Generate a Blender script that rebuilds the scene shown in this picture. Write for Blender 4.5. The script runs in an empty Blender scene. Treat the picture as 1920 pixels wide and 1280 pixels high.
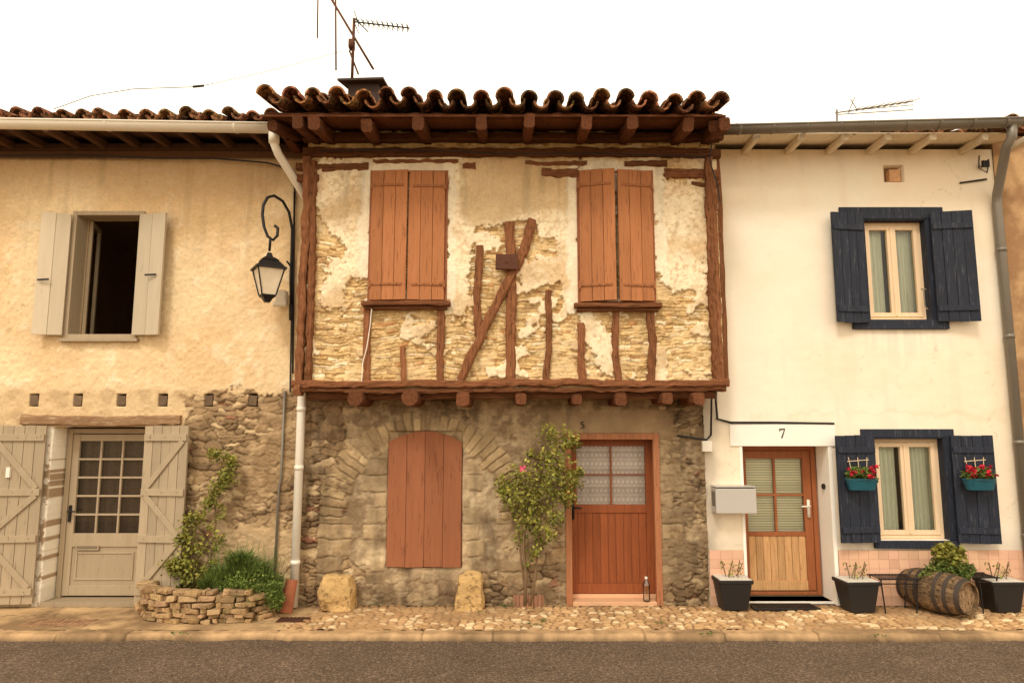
import bpy, math, random
import numpy as np
from mathutils import Matrix, Vector, noise as mnoise
random.seed(3)
R=random.random
def U(a,b): return a+(b-a)*random.random()
F=1280.; TILT=math.radians(7.2); D=8.5; H=2.1
ct,st=math.cos(TILT),math.sin(TILT)
# ---- survey helpers: measure a spot on a real facade plane / on the ground ----
def P(px,py,y=0.):
    dx=(px-960)/F; dz=(640-py)/F
    Y=ct-dz*st; Z=st+dz*ct; s=(D+y)/Y
    return (dx*s, H+Z*s)
def P3(px,py,y=0.):
    a=P(px,py,y); return (a[0],y,a[1])
def G(px,py,z=0.):
    dx=(px-960)/F; dz=(640-py)/F
    Y=ct-dz*st; Z=st+dz*ct; s=(z-H)/Z
    return (dx*s,-D+Y*s,z)
def RR(px0,py0,px1,py1,y=0.):
    pm=(py0+py1)/2; xm=(px0+px1)/2
    return P(px0,pm,y)[0],P(px1,pm,y)[0],P(xm,py1,y)[1],P(xm,py0,y)[1]
def lin(c):
    c=np.array(c,dtype=float)/255.
    return np.where(c<=.04045,c/12.92,((c+.055)/1.055)**2.4)
# ---- numpy noise ----
_l=np.random.RandomState(5).rand(256,256)
def vn(x,z,s,seed=0):
    u=x*s+seed*17.3+1000; v=z*s+seed*9.7+1000
    i=np.floor(u).astype(int); j=np.floor(v).astype(int)
    a=u-i; b=v-j; a=a*a*(3-2*a); b=b*b*(3-2*b)
    i0=i&255; i1=(i+1)&255; j0=j&255; j1=(j+1)&255
    return (_l[i0,j0]*(1-a)+_l[i1,j0]*a)*(1-b)+(_l[i0,j1]*(1-a)+_l[i1,j1]*a)*b
def fbm(x,z,s,o=4,seed=0):
    t=0; a=.5; n=0
    for k in range(o):
        t=t+a*vn(x,z,s*2**k,seed+k*3); n+=a; a*=.55
    return t/n
def ss(a,b,x):
    t=np.clip((x-a)/(b-a),0,1); return t*t*(3-2*t)
def mix(a,b,m):
    m=np.asarray(m)[...,None]; return a*(1-m)+b*m
def full(X,c): return np.ones(X.shape+(3,))*lin(c)
def courses(x,z,h0,h1,w0,w1,seed=1,warp=.05):
    rs=np.random.RandomState(seed)
    z2=z+warp*(fbm(x,z,1.3,3,seed)-.5)*2+.035*(fbm(x,z,7,2,seed+4)-.5)
    x2=x+.06*(fbm(x,z,9,2,seed+8)-.5)
    lo=z2.min()-.1; hi=z2.max()+.1
    ed=[lo]
    while ed[-1]<hi: ed.append(ed[-1]+rs.uniform(h0,h1))
    ed=np.array(ed)
    r=np.clip(np.searchsorted(ed,z2)-1,0,len(ed)-2)
    dz=np.minimum(z2-ed[r],ed[r+1]-z2)
    dx=np.zeros_like(x); i1=np.zeros_like(x); i2=np.zeros_like(x)
    xlo=x2.min()-.5; xhi=x2.max()+.5
    for k in range(len(ed)-1):
        m=(r==k)
        if not m.any(): continue
        xe=[xlo+rs.uniform(0,.3)]
        while xe[-1]<xhi: xe.append(xe[-1]+rs.uniform(w0,w1))
        xe=np.array(xe); q=np.clip(np.searchsorted(xe,x2[m])-1,0,len(xe)-2)
        dx[m]=np.minimum(x2[m]-xe[q],xe[q+1]-x2[m])
        a=rs.rand(len(xe)); b=rs.rand(len(xe)); i1[m]=a[q]; i2[m]=b[q]
    return np.minimum(dx,dz),i1,i2
def vor(x,z,s,seed=0,asp=1.):
    u=x/s/asp+500; v=z/s+500
    iu=np.floor(u).astype(int); iv=np.floor(v).astype(int)
    f1=np.full(x.shape,9.); f2=np.full(x.shape,9.); a=np.zeros(x.shape); b=np.zeros(x.shape)
    for di in (-1,0,1):
        for dj in (-1,0,1):
            ci=(iu+di+seed*7)&255; cj=(iv+dj+seed*13)&255
            cx=iu+di+.1+.8*_l[ci,cj]; cz=iv+dj+.1+.8*_l[cj,(ci+91)&255]
            d=np.sqrt((u-cx)**2+(v-cz)**2)
            n=d<f1
            f2=np.where(n,f1,np.minimum(f2,d))
            a=np.where(n,_l[(ci+31)&255,cj],a); b=np.where(n,_l[ci,(cj+77)&255],b)
            f1=np.where(n,d,f1)
    return f2-f1,a,b
def rubble(x,z,s,asp,seed):
    xw=x+.09*(fbm(x,z,5,4,seed)-.5)+.03*(fbm(x,z,22,3,seed+3)-.5); zw=z+.07*(fbm(x,z,6,4,seed+5)-.5)+.12*(fbm(x,z,1.1,2,seed+9)-.5)+.03*(fbm(x,z,22,3,seed+6)-.5)
    e1,a1,b1=vor(xw,zw,s,seed,asp); e2,a2,b2=vor(xw,zw,s*1.7,seed+2,asp*.9)
    m=fbm(x,z,2.0,3,seed+11)>.56
    e=np.where(m,e2*1.7,e1); return e,np.where(m,a2,a1),np.where(m,b2,b1)
def psd(X,Z,poly):
    d=np.full(X.shape,99.); ins=np.zeros(X.shape,bool); n=len(poly)
    for i in range(n):
        x0,z0=poly[i]; x1,z1=poly[(i+1)%n]
        ex,ez=x1-x0,z1-z0; L=ex*ex+ez*ez+1e-12
        t=np.clip(((X-x0)*ex+(Z-z0)*ez)/L,0,1)
        d=np.minimum(d,np.hypot(X-x0-t*ex,Z-z0-t*ez))
        c=((z0>Z)!=(z1>Z))
        if z1!=z0: ins^= c&(X<(x1-x0)*(Z-z0)/(z1-z0)+x0)
    return np.where(ins,d,-d)
def polys(X,Z,pl,y):
    s=np.full(X.shape,-99.)
    for p in pl: s=np.maximum(s,psd(X,Z,[P(a,b,y) for a,b in p]))
    return s
# ---- materials ----
def base_mat(name):
    m=bpy.data.materials.new(name); m.use_nodes=True
    nt=m.node_tree; b=nt.nodes['Principled BSDF']; return m,nt,b
def mathn(nt,op,a,b=None,c=None):
    n=nt.nodes.new('ShaderNodeMath'); n.operation=op
    for i,v in enumerate((a,b,c)):
        if v is None: continue
        if isinstance(v,(int,float)): n.inputs[i].default_value=v
        else: nt.links.new(v,n.inputs[i])
    return n.outputs[0]
def vmul(nt,a,b):
    n=nt.nodes.new('ShaderNodeVectorMath'); n.operation='MULTIPLY'
    nt.links.new(a,n.inputs[0]); nt.links.new(b,n.inputs[1]); return n.outputs[0]
def noi(nt,vec,scale,detail=5,rough=.6):
    n=nt.nodes.new('ShaderNodeTexNoise'); n.inputs['Scale'].default_value=scale
    n.inputs['Detail'].default_value=detail; n.inputs['Roughness'].default_value=rough
    nt.links.new(vec,n.inputs['Vector']); return n.outputs['Fac']
def coords(nt,stretch):
    tc=nt.nodes.new('ShaderNodeTexCoord'); mp=nt.nodes.new('ShaderNodeMapping')
    mp.inputs['Scale'].default_value=stretch
    nt.links.new(tc.outputs['Object'],mp.inputs['Vector']); return mp.outputs[0]
def ramp01(nt,f,a,b):
    n=nt.nodes.new('ShaderNodeMapRange'); n.inputs[1].default_value=a; n.inputs[2].default_value=b
    nt.links.new(f,n.inputs[0]); return n.outputs[0]
def comb(nt,f):
    n=nt.nodes.new('ShaderNodeCombineXYZ')
    for i in range(3): nt.links.new(f,n.inputs[i])
    return n.outputs[0]
def M(name,c,rough=.8,var=.25,scale=6,stretch=(1,1,1),bump=.3,bscale=None,spec=.3,metal=0,worn=None,wt=.58,bd=.004):
    m,nt,b=base_mat(name); v=coords(nt,stretch)
    f=noi(nt,v,scale); f=mathn(nt,'MULTIPLY_ADD',f,var*2.6,1-var*1.3)
    col=nt.nodes.new('ShaderNodeRGB'); col.outputs[0].default_value=(*lin(c),1)
    src=col.outputs[0]
    if worn is not None:
        mx=nt.nodes.new('ShaderNodeMix'); mx.data_type='RGBA'
        nt.links.new(src,mx.inputs[6]); mx.inputs[7].default_value=(*lin(worn),1)
        w=ramp01(nt,noi(nt,v,scale*2.3,8,.7),wt,wt+.06); nt.links.new(w,mx.inputs[0]); src=mx.outputs[2]
    at=nt.nodes.new('ShaderNodeAttribute'); at.attribute_name='tint'
    o=vmul(nt,vmul(nt,src,comb(nt,f)),at.outputs['Color'])
    nt.links.new(o,b.inputs['Base Color'])
    b.inputs['Roughness'].default_value=rough; b.inputs['Specular IOR Level'].default_value=spec; b.inputs['Metallic'].default_value=metal
    if bump>0:
        bp=nt.nodes.new('ShaderNodeBump'); bp.inputs['Strength'].default_value=bump; bp.inputs['Distance'].default_value=bd
        nt.links.new(noi(nt,v,bscale or scale*5,6,.65),bp.inputs['Height']); nt.links.new(bp.outputs[0],b.inputs['Normal'])
    return m
def MA(name,rough=.9,var=.18,scale=60,bump=.5,bd=.004):
    m,nt,b=base_mat(name); v=coords(nt,(1,1,1))
    at=nt.nodes.new('ShaderNodeAttribute'); at.attribute_name='col'
    n=noi(nt,v,scale,6,.7); f=mathn(nt,'MULTIPLY_ADD',n,var*2.6,1-var*1.3)
    nt.links.new(vmul(nt,at.outputs['Color'],comb(nt,f)),b.inputs['Base Color'])
    b.inputs['Roughness'].default_value=rough; b.inputs['Specular IOR Level'].default_value=.15
    bp=nt.nodes.new('ShaderNodeBump'); bp.inputs['Strength'].default_value=bump; bp.inputs['Distance'].default_value=bd
    nt.links.new(noi(nt,v,scale*1.3,6,.7),bp.inputs['Height']); nt.links.new(bp.outputs[0],b.inputs['Normal'])
    return m
def glassmat(name,tint=(.95,.95,.93),gl=.02):
    m,nt,b=base_mat(name); nt.nodes.remove(b)
    o=nt.nodes['Material Output']; t=nt.nodes.new('ShaderNodeBsdfTransparent'); g=nt.nodes.new('ShaderNodeBsdfGlossy')
    t.inputs[0].default_value=(*tint,1); g.inputs['Roughness'].default_value=.03
    fr=nt.nodes.new('ShaderNodeFresnel'); fr.inputs[0].default_value=1.45
    ad=mathn(nt,'ADD',fr.outputs[0],gl); mx=nt.nodes.new('ShaderNodeMixShader')
    nt.links.new(ad,mx.inputs[0]); nt.links.new(t.outputs[0],mx.inputs[1]); nt.links.new(g.outputs[0],mx.inputs[2]); nt.links.new(mx.outputs[0],o.inputs[0])
    return m
# ---- mesh builder ----
BASE={}
def link(o): bpy.context.scene.collection.objects.link(o)
def meta(o,label=None,cat=None,group=None,kind=None):
    if label: o['label']=label
    if cat: o['category']=cat
    if group: o['group']=group
    if kind: o['kind']=kind
def thing(name,loc,label,cat,group=None):
    e=bpy.data.objects.new(name,None); e.empty_display_size=.2; e.location=loc; link(e)
    BASE[e]=Vector(loc); meta(e,label,cat,group); return e
class MB:
    def __init__(s): s.v=[];s.f=[];s.m=[];s.t=[];s.xf=None
    def add(s,vs,fs,mi=0,t=1.):
        o=len(s.v)
        for p in vs:
            p=Vector(p)
            if s.xf is not None: p=s.xf@p
            s.v.append(p)
        tt=t if isinstance(t,tuple) else (t,t,t)
        s.t+= [tt]*len(vs)
        for f in fs: s.f.append([o+i for i in f]); s.m.append(mi)
    def box(s,x0,x1,y0,y1,z0,z1,mi=0,t=1.,j=0.):
        if x0>x1:x0,x1=x1,x0
        vs=[(x+U(-j,j),y+U(-j,j),z+U(-j,j)) for z in (z0,z1) for y in (y0,y1) for x in (x0,x1)]
        s.add(vs,[(0,2,3,1),(4,5,7,6),(0,1,5,4),(2,6,7,3),(0,4,6,2),(1,3,7,5)],mi,t)
    def prism(s,pts,y0,y1,mi=0,t=1.):
        n=len(pts); vs=[(x,y0,z) for x,z in pts]+[(x,y1,z) for x,z in pts]
        fs=[tuple(range(n)),tuple(range(2*n-1,n-1,-1))]+[(i,i+n,(i+1)%n+n,(i+1)%n) for i in range(n)]
        s.add(vs,fs,mi,t)
    def beam(s,p0,p1,w,d,mi=0,t=1.,j=0.,seg=None,up=(0,1,0)):
        p0=Vector(p0);p1=Vector(p1);dr=p1-p0;L=dr.length;dr.normalize()
        up=Vector(up); up=(up-up.dot(dr)*dr).normalized(); sd=dr.cross(up)
        n=max(1,int(L/seg)) if seg else 1; c=.18*min(w,d)
        w2,d2=w/2,d/2; sec=[(-w2+c,-d2),(w2-c,-d2),(w2,-d2+c),(w2,d2-c),(w2-c,d2),(-w2+c,d2),(-w2,d2-c),(-w2,-d2+c)]
        vs=[]; bow=U(-1,1)*j*1.8; off=0
        for k in range(n+1):
            off=off*.7+U(-j,j)*.5
            q=p0+dr*L*k/n+sd*(bow*math.sin(math.pi*k/n)+off); sc=1+U(-1,1)*j*4
            for a,b in sec: vs.append(q+sd*(a*sc+U(-j,j)*.7)+up*(b*sc+U(-j,j)*.6))
        fs=[tuple(range(8)),tuple(range(8*n+7,8*n-1,-1))]
        for k in range(n):
            for i in range(8):
                a=k*8+i;b=k*8+(i+1)%8; fs.append((a,a+8,b+8,b))
        s.add(vs,fs,mi,t)
    def tube(s,pts,r,n=8,mi=0,t=1.,caps=True):
        pts=[Vector(p) for p in pts]; rr=r if isinstance(r,(list,tuple)) else [r]*len(pts)
        vs=[];pv=None
        for k,p in enumerate(pts):
            d=(pts[min(k+1,len(pts)-1)]-pts[max(k-1,0)]).normalized()
            if pv is None:
                a=Vector((0,0,1)) if abs(d.z)<.9 else Vector((1,0,0))
                pv=(a-a.dot(d)*d).normalized()
            else: pv=(pv-pv.dot(d)*d).normalized()
            q=d.cross(pv)
            for i in range(n):
                an=2*math.pi*i/n; vs.append(p+(pv*math.cos(an)+q*math.sin(an))*rr[k])
        fs=[]
        for k in range(len(pts)-1):
            for i in range(n):
                a=k*n+i;b=k*n+(i+1)%n; fs.append((a,b,b+n,a+n))
        if caps: fs+= [tuple(range(n-1,-1,-1)),tuple(range((len(pts)-1)*n,len(pts)*n))]
        s.add(vs,fs,mi,t)
    def shell(s,p0,p1,r0,r1,th,a0,a1,n=9,mi=0,t=1.,up=(0,0,1)):
        p0=Vector(p0);p1=Vector(p1);d=(p1-p0).normalized();u=Vector(up);u=(u-u.dot(d)*d).normalized();q=d.cross(u)
        vs=[]
        for p,r in((p0,r0),(p1,r1)):
            for rad in (r,r-th):
                for i in range(n+1):
                    a=math.radians(a0+(a1-a0)*i/n); vs.append(p+(q*math.cos(a)+u*math.sin(a))*rad)
        m=n+1;fs=[]
        for i in range(n):
            fs+=[(i,i+1,2*m+i+1,2*m+i),(m+i+1,m+i,3*m+i,3*m+i+1),(i+1,i,m+i,m+i+1),(2*m+i,2*m+i+1,3*m+i+1,3*m+i)]
        fs+=[(0,2*m,3*m,m),(n,m+n,3*m+n,2*m+n)]
        s.add(vs,fs,mi,t)
    def ring(s,x0,x1,z0,z1,w,y0,y1,mi=0,t=1.,wb=None):
        wb=w if wb is None else wb
        s.box(x0,x0+w,y0,y1,z0,z1,mi,t); s.box(x1-w,x1,y0,y1,z0,z1,mi,t)
        s.box(x0+w,x1-w,y0+.002,y1-.002,z1-w,z1-.001,mi,t)
        if wb>0: s.box(x0+w,x1-w,y0+.002,y1-.002,z0+.001,z0+wb,mi,t)
    def leaf(s,p,size,mi=0,t=1.):
        a=Vector((U(-1,1),U(-1,1),U(-.6,.9))).normalized(); b=a.cross(Vector((U(-1,1),U(-1,1),U(-1,1)))).normalized(); c=a.cross(b)
        p=Vector(p); L=size*U(.7,1.3); w=L*.32
        s.add([p-a*L/2,p+b*w+c*w*.3,p+a*L/2,p-b*w+c*w*.3],[(0,1,2),(0,2,3)],mi,t)
    def obj(s,name,mats,parent=None,loc=None,bevel=0,smooth=False,label=None,cat=None,group=None,kind=None):
        if parent is not None: b=BASE[parent]
        else: b=Vector(loc if loc is not None else (0,0,0))
        me=bpy.data.meshes.new(name); me.from_pydata([p-b for p in s.v],[],s.f)
        if not isinstance(mats,(list,tuple)): mats=[mats]
        for m in mats: me.materials.append(m)
        me.polygons.foreach_set('material_index',s.m)
        if smooth: me.polygons.foreach_set('use_smooth',[True]*len(s.f))
        at=me.attributes.new('tint','FLOAT_COLOR','POINT')
        at.data.foreach_set('color',[c for t in s.t for c in (*t,1.)])
        me.update(); o=bpy.data.objects.new(name,me); link(o)
        if parent is not None: o.parent=parent
        else: o.location=b
        BASE[o]=b; meta(o,label,cat,group,kind)
        if bevel:
            md=o.modifiers.new('b','BEVEL'); md.width=bevel; md.segments=2; md.limit_method='ANGLE'
        return o
def relief(name,parent,x0,x1,z0,z1,y,res,fn,mat,holes=(),depth=.2,horiz=False,loc=None,**kw):
    xs=np.linspace(x0,x1,int((x1-x0)/res)+1); zs=np.linspace(z0,z1,int((z1-z0)/res)+1)
    idx=[]
    for hh in holes:
        q=[]
        for k,(arr,v) in enumerate(((xs,hh[0]),(xs,hh[1]),(zs,hh[2]),(zs,hh[3]))):
            i=int(np.argmin(abs(arr-v))); arr[i]=v; q.append(i)
        idx.append(q)
    X,Z=np.meshgrid(xs,zs); h,c=fn(X,Z); nx,nz=len(xs),len(zs)
    b=np.array(BASE[parent] if parent is not None else (loc or (0,0,0)))
    if horiz: V=np.stack([X,Z,y+h],-1)
    else: V=np.stack([X,y-h,Z],-1)
    V=V.reshape(-1,3); C=c.reshape(-1,3)
    keep=np.ones((nz-1,nx-1),bool)
    for q in idx: keep[q[2]:q[3],q[0]:q[1]]=False
    I=(np.arange(nz-1)[:,None]*nx+np.arange(nx-1)[None,:])
    f=np.stack([I,I+1,I+1+nx,I+nx],-1)[keep]
    faces=f.tolist(); ev=[];ec=[];n0=len(V)
    for q,hh in zip(idx,holes):
        dp=hh[4] if len(hh)>4 else depth
        sides=[[j*nx+q[0] for j in range(q[2],q[3]+1)],[j*nx+q[1] for j in range(q[3],q[2]-1,-1)],[q[3]*nx+i for i in range(q[0],q[1]+1)]]
        if q[2]>0: sides.append([q[2]*nx+i for i in range(q[1],q[0]-1,-1)])
        for sd in sides:
            s0=n0+len(ev)
            for k in sd:
                ev.append((V[k][0],y+dp,V[k][2])); ec.append(C[k])
            for k in range(len(sd)-1): faces.append([sd[k],s0+k,s0+k+1,sd[k+1]])
    if ev: V=np.vstack([V,ev]); C=np.vstack([C,ec])
    me=bpy.data.meshes.new(name); me.from_pydata((V-b).tolist(),[],faces); me.materials.append(mat)
    a=me.attributes.new('col','FLOAT_COLOR','POINT')
    a.data.foreach_set('color',np.hstack([np.clip(C,0,.92),np.ones((len(C),1))]).ravel())
    me.polygons.foreach_set('use_smooth',[True]*len(faces)); me.update()
    o=bpy.data.objects.new(name,me); link(o)
    if parent is not None: o.parent=parent
    else: o.location=b.tolist()
    BASE[o]=Vector(b.tolist()); meta(o,**kw); return o

# ---- palette ----
m_wall=MA('weathered_masonry',var=.24,scale=45,bump=.7,bd=.006)
m_smooth=MA('smooth_render',var=.03,scale=25,bump=.3,bd=.003); m_pave=MA('pavement_stone',var=.18,scale=50)
m_timv=M('old_red_timber',(162,108,74),.95,.5,5,(7,7,.45),1,26,spec=.08,worn=(92,64,46),wt=.55,bd=.028)
m_timh=M('old_red_beam',(152,100,68),.95,.5,5,(.45,7,7),1,26,spec=.08,worn=(86,60,43),wt=.55,bd=.028)
m_raft=M('brown_rafter_wood',(112,70,47),.9,.45,5,(6,.8,6),.9,25,spec=.08,worn=(66,46,34),wt=.54,bd=.014)
m_darkw=M('dark_weathered_wood',(88,62,44),.9,.45,5,(5,.8,5),.6,25,spec=.1,bd=.008)
m_soff=M('brown_soffit_board',(104,64,42),.9,.45,4,(6,.7,5),.7,20,spec=.1,bd=.008)
m_shut=M('faded_terracotta_paint',(178,118,78),.8,.2,4,(6,6,.35),.7,28,spec=.15,worn=(142,92,60),wt=.56,bd=.006)
m_shut2=M('brown_red_paint',(152,96,66),.75,.18,4,(4,4,.4),.6,28,spec=.2,worn=(124,78,54),wt=.57,bd=.004)
m_grey=M('greige_paint',(174,155,128),.7,.12,4,(4,4,.5),.35,30,spec=.2,worn=(140,120,96),wt=.6,bd=.003)
m_grey2=M('pale_greige_paint',(204,188,162),.7,.1,4,(4,4,.5),.3,30,spec=.2,worn=(168,148,120),wt=.63,bd=.003)
m_navy=M('slate_navy_paint',(38,43,56),.65,.4,5,(5,5,.4),.8,30,worn=(78,80,86),wt=.57,bd=.008)
m_iron=M('black_iron',(32,28,26),.5,.2,10,bump=.2)
m_rust=M('rusty_metal',(92,58,42),.85,.3,20)
m_white=M('white_painted_metal',(240,232,216),.4,.08,3,bump=.05,worn=(208,188,158),wt=.64)
m_zinc=M('grey_zinc',(126,118,106),.45,.15,4,bump=.1,spec=.5,metal=.3)
m_tile=M('clay_roof_tile',(172,122,88),.97,.55,9,bump=1,spec=.06,worn=(84,70,48),wt=.47,bd=.02)
m_whwood=M('cream_painted_wood',(230,214,186),.7,.15,5,(6,1,6),.3)
m_frame=M('oak_window_frame',(232,204,168),.5,.1,5,(5,5,.6),.15)
m_door=M('varnished_red_wood',(146,80,44),.55,.35,5,(7,7,.45),.4,30,spec=.25,worn=(114,62,36),wt=.58,bd=.003)
m_door7=M('varnished_oak_wood',(156,92,54),.5,.32,6,(7,7,.5),.4,30,spec=.3,bd=.003)
m_door7b=M('sun_bleached_oak_wood',(204,158,108),.7,.35,8,(7,7,.4),.4,30,worn=(160,112,70),wt=.57,bd=.003)
m_body=M('rendered_house_body',(190,160,120),.95,.12,3)
m_glass=glassmat('window_glass')
m_curt=M('sheer_curtain',(230,236,216),.9,.06,5,(4,4,.3),.1)
m_curtd=M('dark_lace_curtain',(100,82,68),.9,.35,30,bump=.1)
m_leaf=M('green_leaf',(90,106,48),.6,.35,9,bump=0,spec=.3); m_leafy=M('yellow_green_leaf',(124,124,56),.6,.45,9,bump=0,spec=.3)
m_stem=M('brown_stem',(120,96,70),.9,.3,20)
m_black=M('black_plastic',(34,31,30),.5,.15,5,bump=.1,spec=.4)
m_teal=M('teal_plastic',(28,88,104),.4,.1,5,bump=.05,spec=.5)
m_red=M('red_petal',(190,28,52),.6,.3,20,bump=0); m_pink=M('pink_petal',(225,100,130),.6,.2,20,bump=0)
m_soil=M('dark_soil',(70,52,36),1,.4,30,bump=.9); m_pebble=M('white_pebbles',(228,220,206),.9,.3,60,bump=1,bd=.01)
m_stone=M('yellow_limestone',(204,168,114),.95,.35,5,bump=1,bscale=22,spec=.1,worn=(154,126,86),wt=.54,bd=.025)
m_dry=M('dry_stone',(182,152,114),.95,.4,9,bump=1,bscale=25,spec=.1,worn=(138,112,80),wt=.55,bd=.018)
m_terra=M('terracotta',(160,98,70),.9,.25,8,spec=.1)
m_barrel=M('weathered_barrel_wood',(128,104,78),.9,.4,6,(2,2,2),.7,30,spec=.1,worn=(84,66,48),wt=.52)
m_tileP=M('pink_wall_tile',(222,178,148),.6,.1,6,bump=.2)
m_grout=M('grout',(200,164,134),.95,.1,10)
m_plast=M('cream_plaster',(248,242,230),.9,.05,3,bump=.3,bscale=40)
m_mail=M('grey_enamel_metal',(186,180,172),.4,.04,3,bump=.05,spec=.5)
YU=-.45; YL=-.08
ZR=-.06

# ================= GROUND =================
XL=-2.6; XM=2.36
mb=MB(); mb.box(-400,400,-400,400,-.5,-.135)
g=mb.obj('ground',M('dry_ground',(150,125,90),.95,.2,.3,bump=.3),kind='structure')
def asphalt():
    m,nt,b=base_mat('worn_asphalt'); v=coords(nt,(1,1,1))
    vo=nt.nodes.new('ShaderNodeTexVoronoi'); vo.inputs['Scale'].default_value=85; nt.links.new(v,vo.inputs['Vector'])
    sp=nt.nodes.new('ShaderNodeSeparateColor'); nt.links.new(vo.outputs['Color'],sp.inputs[0])
    n1=mathn(nt,'MULTIPLY_ADD',noi(nt,v,38,4,.8),.75,mathn(nt,'MULTIPLY',sp.outputs[0],.26)); n2=noi(nt,v,1.3,6,.65)
    r=nt.nodes.new('ShaderNodeValToRGB'); nt.links.new(n1,r.inputs[0])
    r.color_ramp.elements[0].position=.34; r.color_ramp.elements[0].color=(.072,.05,.034,1)
    r.color_ramp.elements[1].position=.74; r.color_ramp.elements[1].color=(.33,.235,.165,1)
    e=r.color_ramp.elements.new(.56); e.color=(.142,.1,.069,1)
    f=mathn(nt,'MULTIPLY_ADD',n2,.9,.55)
    nt.links.new(vmul(nt,r.outputs[0],comb(nt,f)),b.inputs['Base Color']); b.inputs['Roughness'].default_value=.95; b.inputs['Specular IOR Level'].default_value=.12
    bp=nt.nodes.new('ShaderNodeBump'); bp.inputs['Strength'].default_value=.8; bp.inputs['Distance'].default_value=.012
    nt.links.new(n1,bp.inputs['Height']); nt.links.new(bp.outputs[0],b.inputs['Normal']); return m
mb=MB(); mb.box(-60,60,-7.5,-1.10,-.131,ZR); mb.obj('road',asphalt(),kind='structure')
xcob=G(590,1140)[0]
def f_pave(X,Z):
    e,a,b=vor(X+.06*(fbm(X,Z,6,2)-.5),Z+.05*(fbm(X,Z,7,2,8)-.5),.075,3,1.3)
    k=ss(.02,.35,e); h=.026*k*(.5+.7*a)
    c=mix(full(X,(212,174,126)),full(X,(166,128,90)),a); c=mix(c,full(X,(226,200,158)),ss(.78,.83,b)); c=mix(full(X,(130,102,72)),c,ss(.03,.28,e))
    n=fbm(X,Z,2.2,5,9); c2=mix(full(X,(192,160,118)),full(X,(136,110,80)),ss(.35,.7,n)); h2=.012+.008*fbm(X,Z,20,3)
    m=ss(-.06,.06,X-xcob+(fbm(X,Z,5,3,2)-.5)*.6)
    worn=ss(.5,.64,fbm(X,Z,1.6,4,5))*.7*m
    c=mix(c2,c,m); c=mix(c,full(X,(168,134,96)),worn); h=h2*(1-m)+h*m*(1-.6*worn)
    wall_side=ss(-.2,0,Z)*.5; c=c*(1-wall_side[...,None]*.8)*(.7+.6*fbm(X,Z,3,4,11))[...,None]  # pavement gets darker towards the house walls, plus random mottling
    cr=abs(fbm(X,Z,1.6,4,35)-.5); c=c*(1-.5*ss(.008,.0,cr)*(1-m))[...,None]
    return h-.015,c
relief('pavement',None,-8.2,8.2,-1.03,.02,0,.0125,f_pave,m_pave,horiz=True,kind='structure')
def f_kerb(X,Z):
    rs=np.random.RandomState(12); xe=[-9.]
    while xe[-1]<9: xe.append(xe[-1]+rs.uniform(.7,1.6))
    xe=np.array(xe); q=np.searchsorted(xe,X)-1; q=np.clip(q,0,len(xe)-2)
    e=np.minimum(X-xe[q],xe[q+1]-X)+.02*(fbm(X,Z,9,3)-.5); rr=rs.rand(len(xe))[q]
    n=fbm(X,Z,2.5,5,61); n2=fbm(X,Z,12,4,62)
    front=-1.185-.05*(n-.5)-.02*(rr-.5)+.04*ss(.58,.68,fbm(X,Z*0,2.2,4,66))
    hh=(ZR-.005)*(1-ss(front-.03,front+.03,Z+.02*(n2-.5)))+.008*(rr-.5)+.014*(n2-.4)-.008*ss(.02,.0,e)
    c=mix(full(X,(188,154,114)),full(X,(140,114,84)),ss(.35,.65,n*.8+rr*.2)); c=c*(.62+.66*n2)[...,None]; c=c*(1-.4*ss(.014,.002,e))[...,None]
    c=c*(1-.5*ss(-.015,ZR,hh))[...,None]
    return hh,c
relief('kerb',None,-8.6,8.6,-1.25,-1.0,0,.0115,f_kerb,m_pave,horiz=True,kind='structure')

# ================= shared building functions =================
def tiles(mb,x0,x1,ye,z0,z1,sp,slope,rows,r=.1,jit=.012,lift=.02):
    n=int(round((x1-x0)/sp)); dy,dz=math.cos(slope),math.sin(slope)
    for i in range(n+1):
        xc=x0+(x1-x0)*i/n; zb=z0+(z1-z0)*i/n+U(-jit,jit)
        for k in range(rows):
            s=k*.33; L=.45
            def pt(x,sd,off): return (x,ye+sd*dy,zb+sd*dz+off)
            tn=U(.5,1.35); tc=(tn*U(.9,1.1),tn*U(.85,1.08),tn*U(.75,1.1))
            oy=U(-.05,.05) if k==0 else U(-.015,.015); ox=U(-jit,jit)
            mb.shell(pt(xc+ox,s+oy,.045+lift),pt(xc+U(-jit,jit)*.6,s+L+oy,.03+lift*.6),r*U(.9,1.08),r*.82,.02,U(-6,8),180+U(-8,6),9,0,tc)
            if i<n:
                tn=U(.45,1.15); xp=xc+sp/2+U(-jit,jit)*.6; oy=U(-.05,.03) if k==0 else 0
                mb.shell(pt(xp,s+oy-.04,.05+U(-.012,.012)),pt(xp,s+L+oy,.075),r*U(.8,.9),r*.98,.02,180,360,9,0,(tn,tn*U(.85,1),tn*U(.75,1)))
def body(house,x0,x1,yf,yb,z1,name='body'):
    mb=MB()
    mb.box(x0+.002,x0+.2,yf+.004,yb,0,z1); mb.box(x1-.2,x1-.002,yf+.004,yb,0,z1); mb.box(x0+.2,x1-.2,yb-.2,yb-.002,0,z1)
    mb.box(x0+.2,x1-.2,yf+.45,yb-.2,2.62,2.78); mb.box(x0+.2,x1-.2,yf+.05,yb-.2,z1-.15,z1)
    mb.box(x0+.2,x1-.2,yf+.05,yb-.2,.001,.03)
    return mb.obj(name,m_body,house)
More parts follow.
